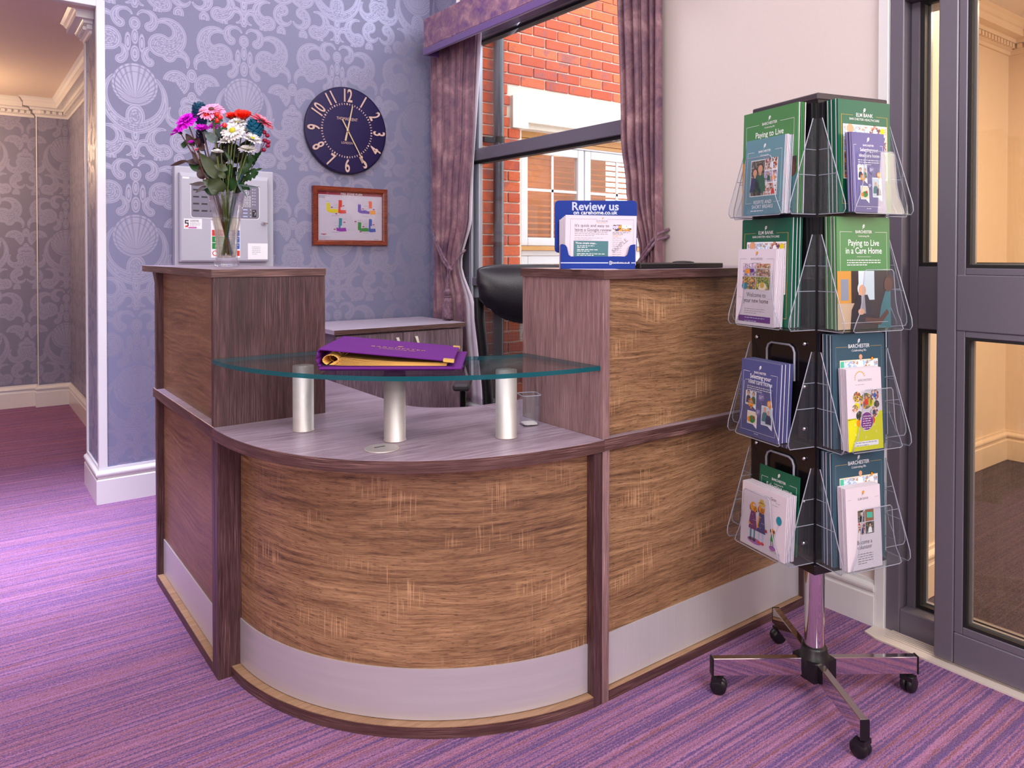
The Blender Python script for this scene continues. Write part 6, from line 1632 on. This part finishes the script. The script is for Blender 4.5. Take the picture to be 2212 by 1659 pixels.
ORD = ['first', 'second', 'third', 'fourth', 'fifth', 'sixth', 'seventh', 'eighth', 'ninth', 'tenth']
A4w, A4h = .206, .287
# left face (1), top to bottom
brochure(1, 0, .206, A4h, .0035, 5, .0060, .043, -.0115, B_sage, d_sage, 'brochure', 'front sage green large brochure on the top tier, left side of the stand', 'sage green brochure behind the front one, top tier, left side of the stand', 'brochure', 'sage brochures, top left pocket')
brochure(1, 0, .148, .205, .0022, 8, .0033, .074, .002, B_teal, d_teal, 'booklet', 'front pale teal booklet with a photo collage, top tier, left side of the stand', 'pale teal booklet behind the front one, top tier, left side of the stand', 'booklet', 'teal booklets, top left pocket')
brochure(1, 1, .190, A4h, .0026, 9, .0040, .047, -.019, B_green, d_green, 'brochure', 'front dark green brochure with gold border, second tier, left side of the stand', 'dark green brochure behind the front one, second tier, left side of the stand', 'brochure', 'dark green brochures, second left pocket')
brochure(1, 1, .148, .205, .0024, 10, .0032, .082, -.018, B_white, d_welcome, 'booklet', 'front white booklet with four photos and a purple strip, left side of the stand', 'white booklet behind the front one with four photos, left side of the stand', 'booklet', 'white booklets, second left pocket')
brochure(1, 2, .148, .205, .0026, 10, .0044, .080, -.004, B_blue, d_select, 'booklet', 'front blue violet booklet with speech bubbles, third tier, left side of the stand', 'blue violet booklet behind the front one, third tier, left side of the stand', 'booklet', 'blue violet booklets, third left pocket', args=(B_blue,))
brochure(1, 3, .148, .205, .0026, 1, .004, .038, .022, B_green, d_select_green, 'booklet', 'single green booklet behind the cartoon one on the bottom tier', '', 'booklet', None, dz=.012)
brochure(1, 3, .168, .168, .0036, 6, .0056, .080, .014, B_white, d_dogs, 'booklet', 'front square white booklet with two cartoon dogs in coats, bottom tier', 'square white booklet behind the one with cartoon dogs, bottom tier', 'booklet', 'square white booklets, bottom left pocket')
# right face (0)
brochure(0, 0, .180, A4h, .0030, 9, .0044, .047, -.006, B_green, d_green, 'brochure', 'front dark green brochure with gold border, top tier, right side of the stand', 'dark green brochure behind the front one, top tier, right side of the stand', 'brochure', 'dark green brochures, top right pocket')
brochure(0, 0, .112, .200, .0020, 6, .0032, .080, -.026, B_violet, d_select, 'leaflet', 'front violet narrow leaflet with speech bubbles, top tier, right side of the stand', 'violet narrow leaflet behind the front one, top tier, right side of the stand', 'leaflet', 'violet leaflets, top right pocket', args=(B_violet, True))
brochure(0, 1, .184, A4h, .0030, 9, .0044, .047, -.006, B_sage, d_sage, 'brochure', 'front sage green large brochure on the second tier, right side of the stand', 'sage green brochure behind the front one, second tier, right side of the stand', 'brochure', 'sage brochures, second right pocket')
brochure(0, 2, .180, A4h, .0026, 8, .0044, .044, -.016, B_slate, d_slate, 'brochure', 'front slate blue brochure on the third tier, right side of the stand', 'slate blue brochure behind the front one, third tier, right side of the stand', 'brochure', 'slate brochures, third right pocket')
brochure(0, 2, .118, .205, .0020, 7, .0038, .080, -.034, B_white, d_lime, 'leaflet', 'front lime and white leaflet with round photos, right side of the stand', 'lime and white leaflet behind the front one with round photos', 'leaflet', 'lime leaflets, third right pocket')
brochure(0, 3, .180, A4h, .0026, 9, .0042, .046, -.016, B_slate, d_slate, 'brochure', 'front slate blue brochure on the bottom tier, right side of the stand', 'slate blue brochure behind the front one, bottom tier, right side of the stand', 'brochure', 'slate brochures, bottom right pocket')
brochure(0, 3, .118, .205, .0020, 9, .0031, .080, -.034, B_white, d_vol, 'leaflet', 'front white volunteer leaflet with four photos, bottom tier, right side of the stand', 'white leaflet behind the front volunteer one, bottom tier, right side of the stand', 'leaflet', 'white leaflets, bottom right pocket')
# far right face (3): only their edges show
brochure(3, 0, A4w, A4h, .0030, 5, .0052, .036, .0, B_green, None, 'brochure', 'dark green brochure edge on the top tier, far right side of the stand', 'dark green brochure edge on the top tier, far right side of the stand', 'brochure', 'dark green brochures, far right face')
brochure(3, 2, A4w, A4h, .0030, 6, .0052, .040, .0, B_slate, None, 'brochure', 'slate blue brochure edge on the third tier, far right side of the stand', 'slate blue brochure edge on the third tier, far right side of the stand', 'brochure', 'slate brochures, far right face')
brochure(3, 3, .148, .205, .0026, 6, .0052, .044, .0, B_white, None, 'booklet', 'white booklet edge on the bottom tier, far right side of the stand', 'white booklet edge on the bottom tier, far right side of the stand', 'booklet', 'white booklets, far right face')
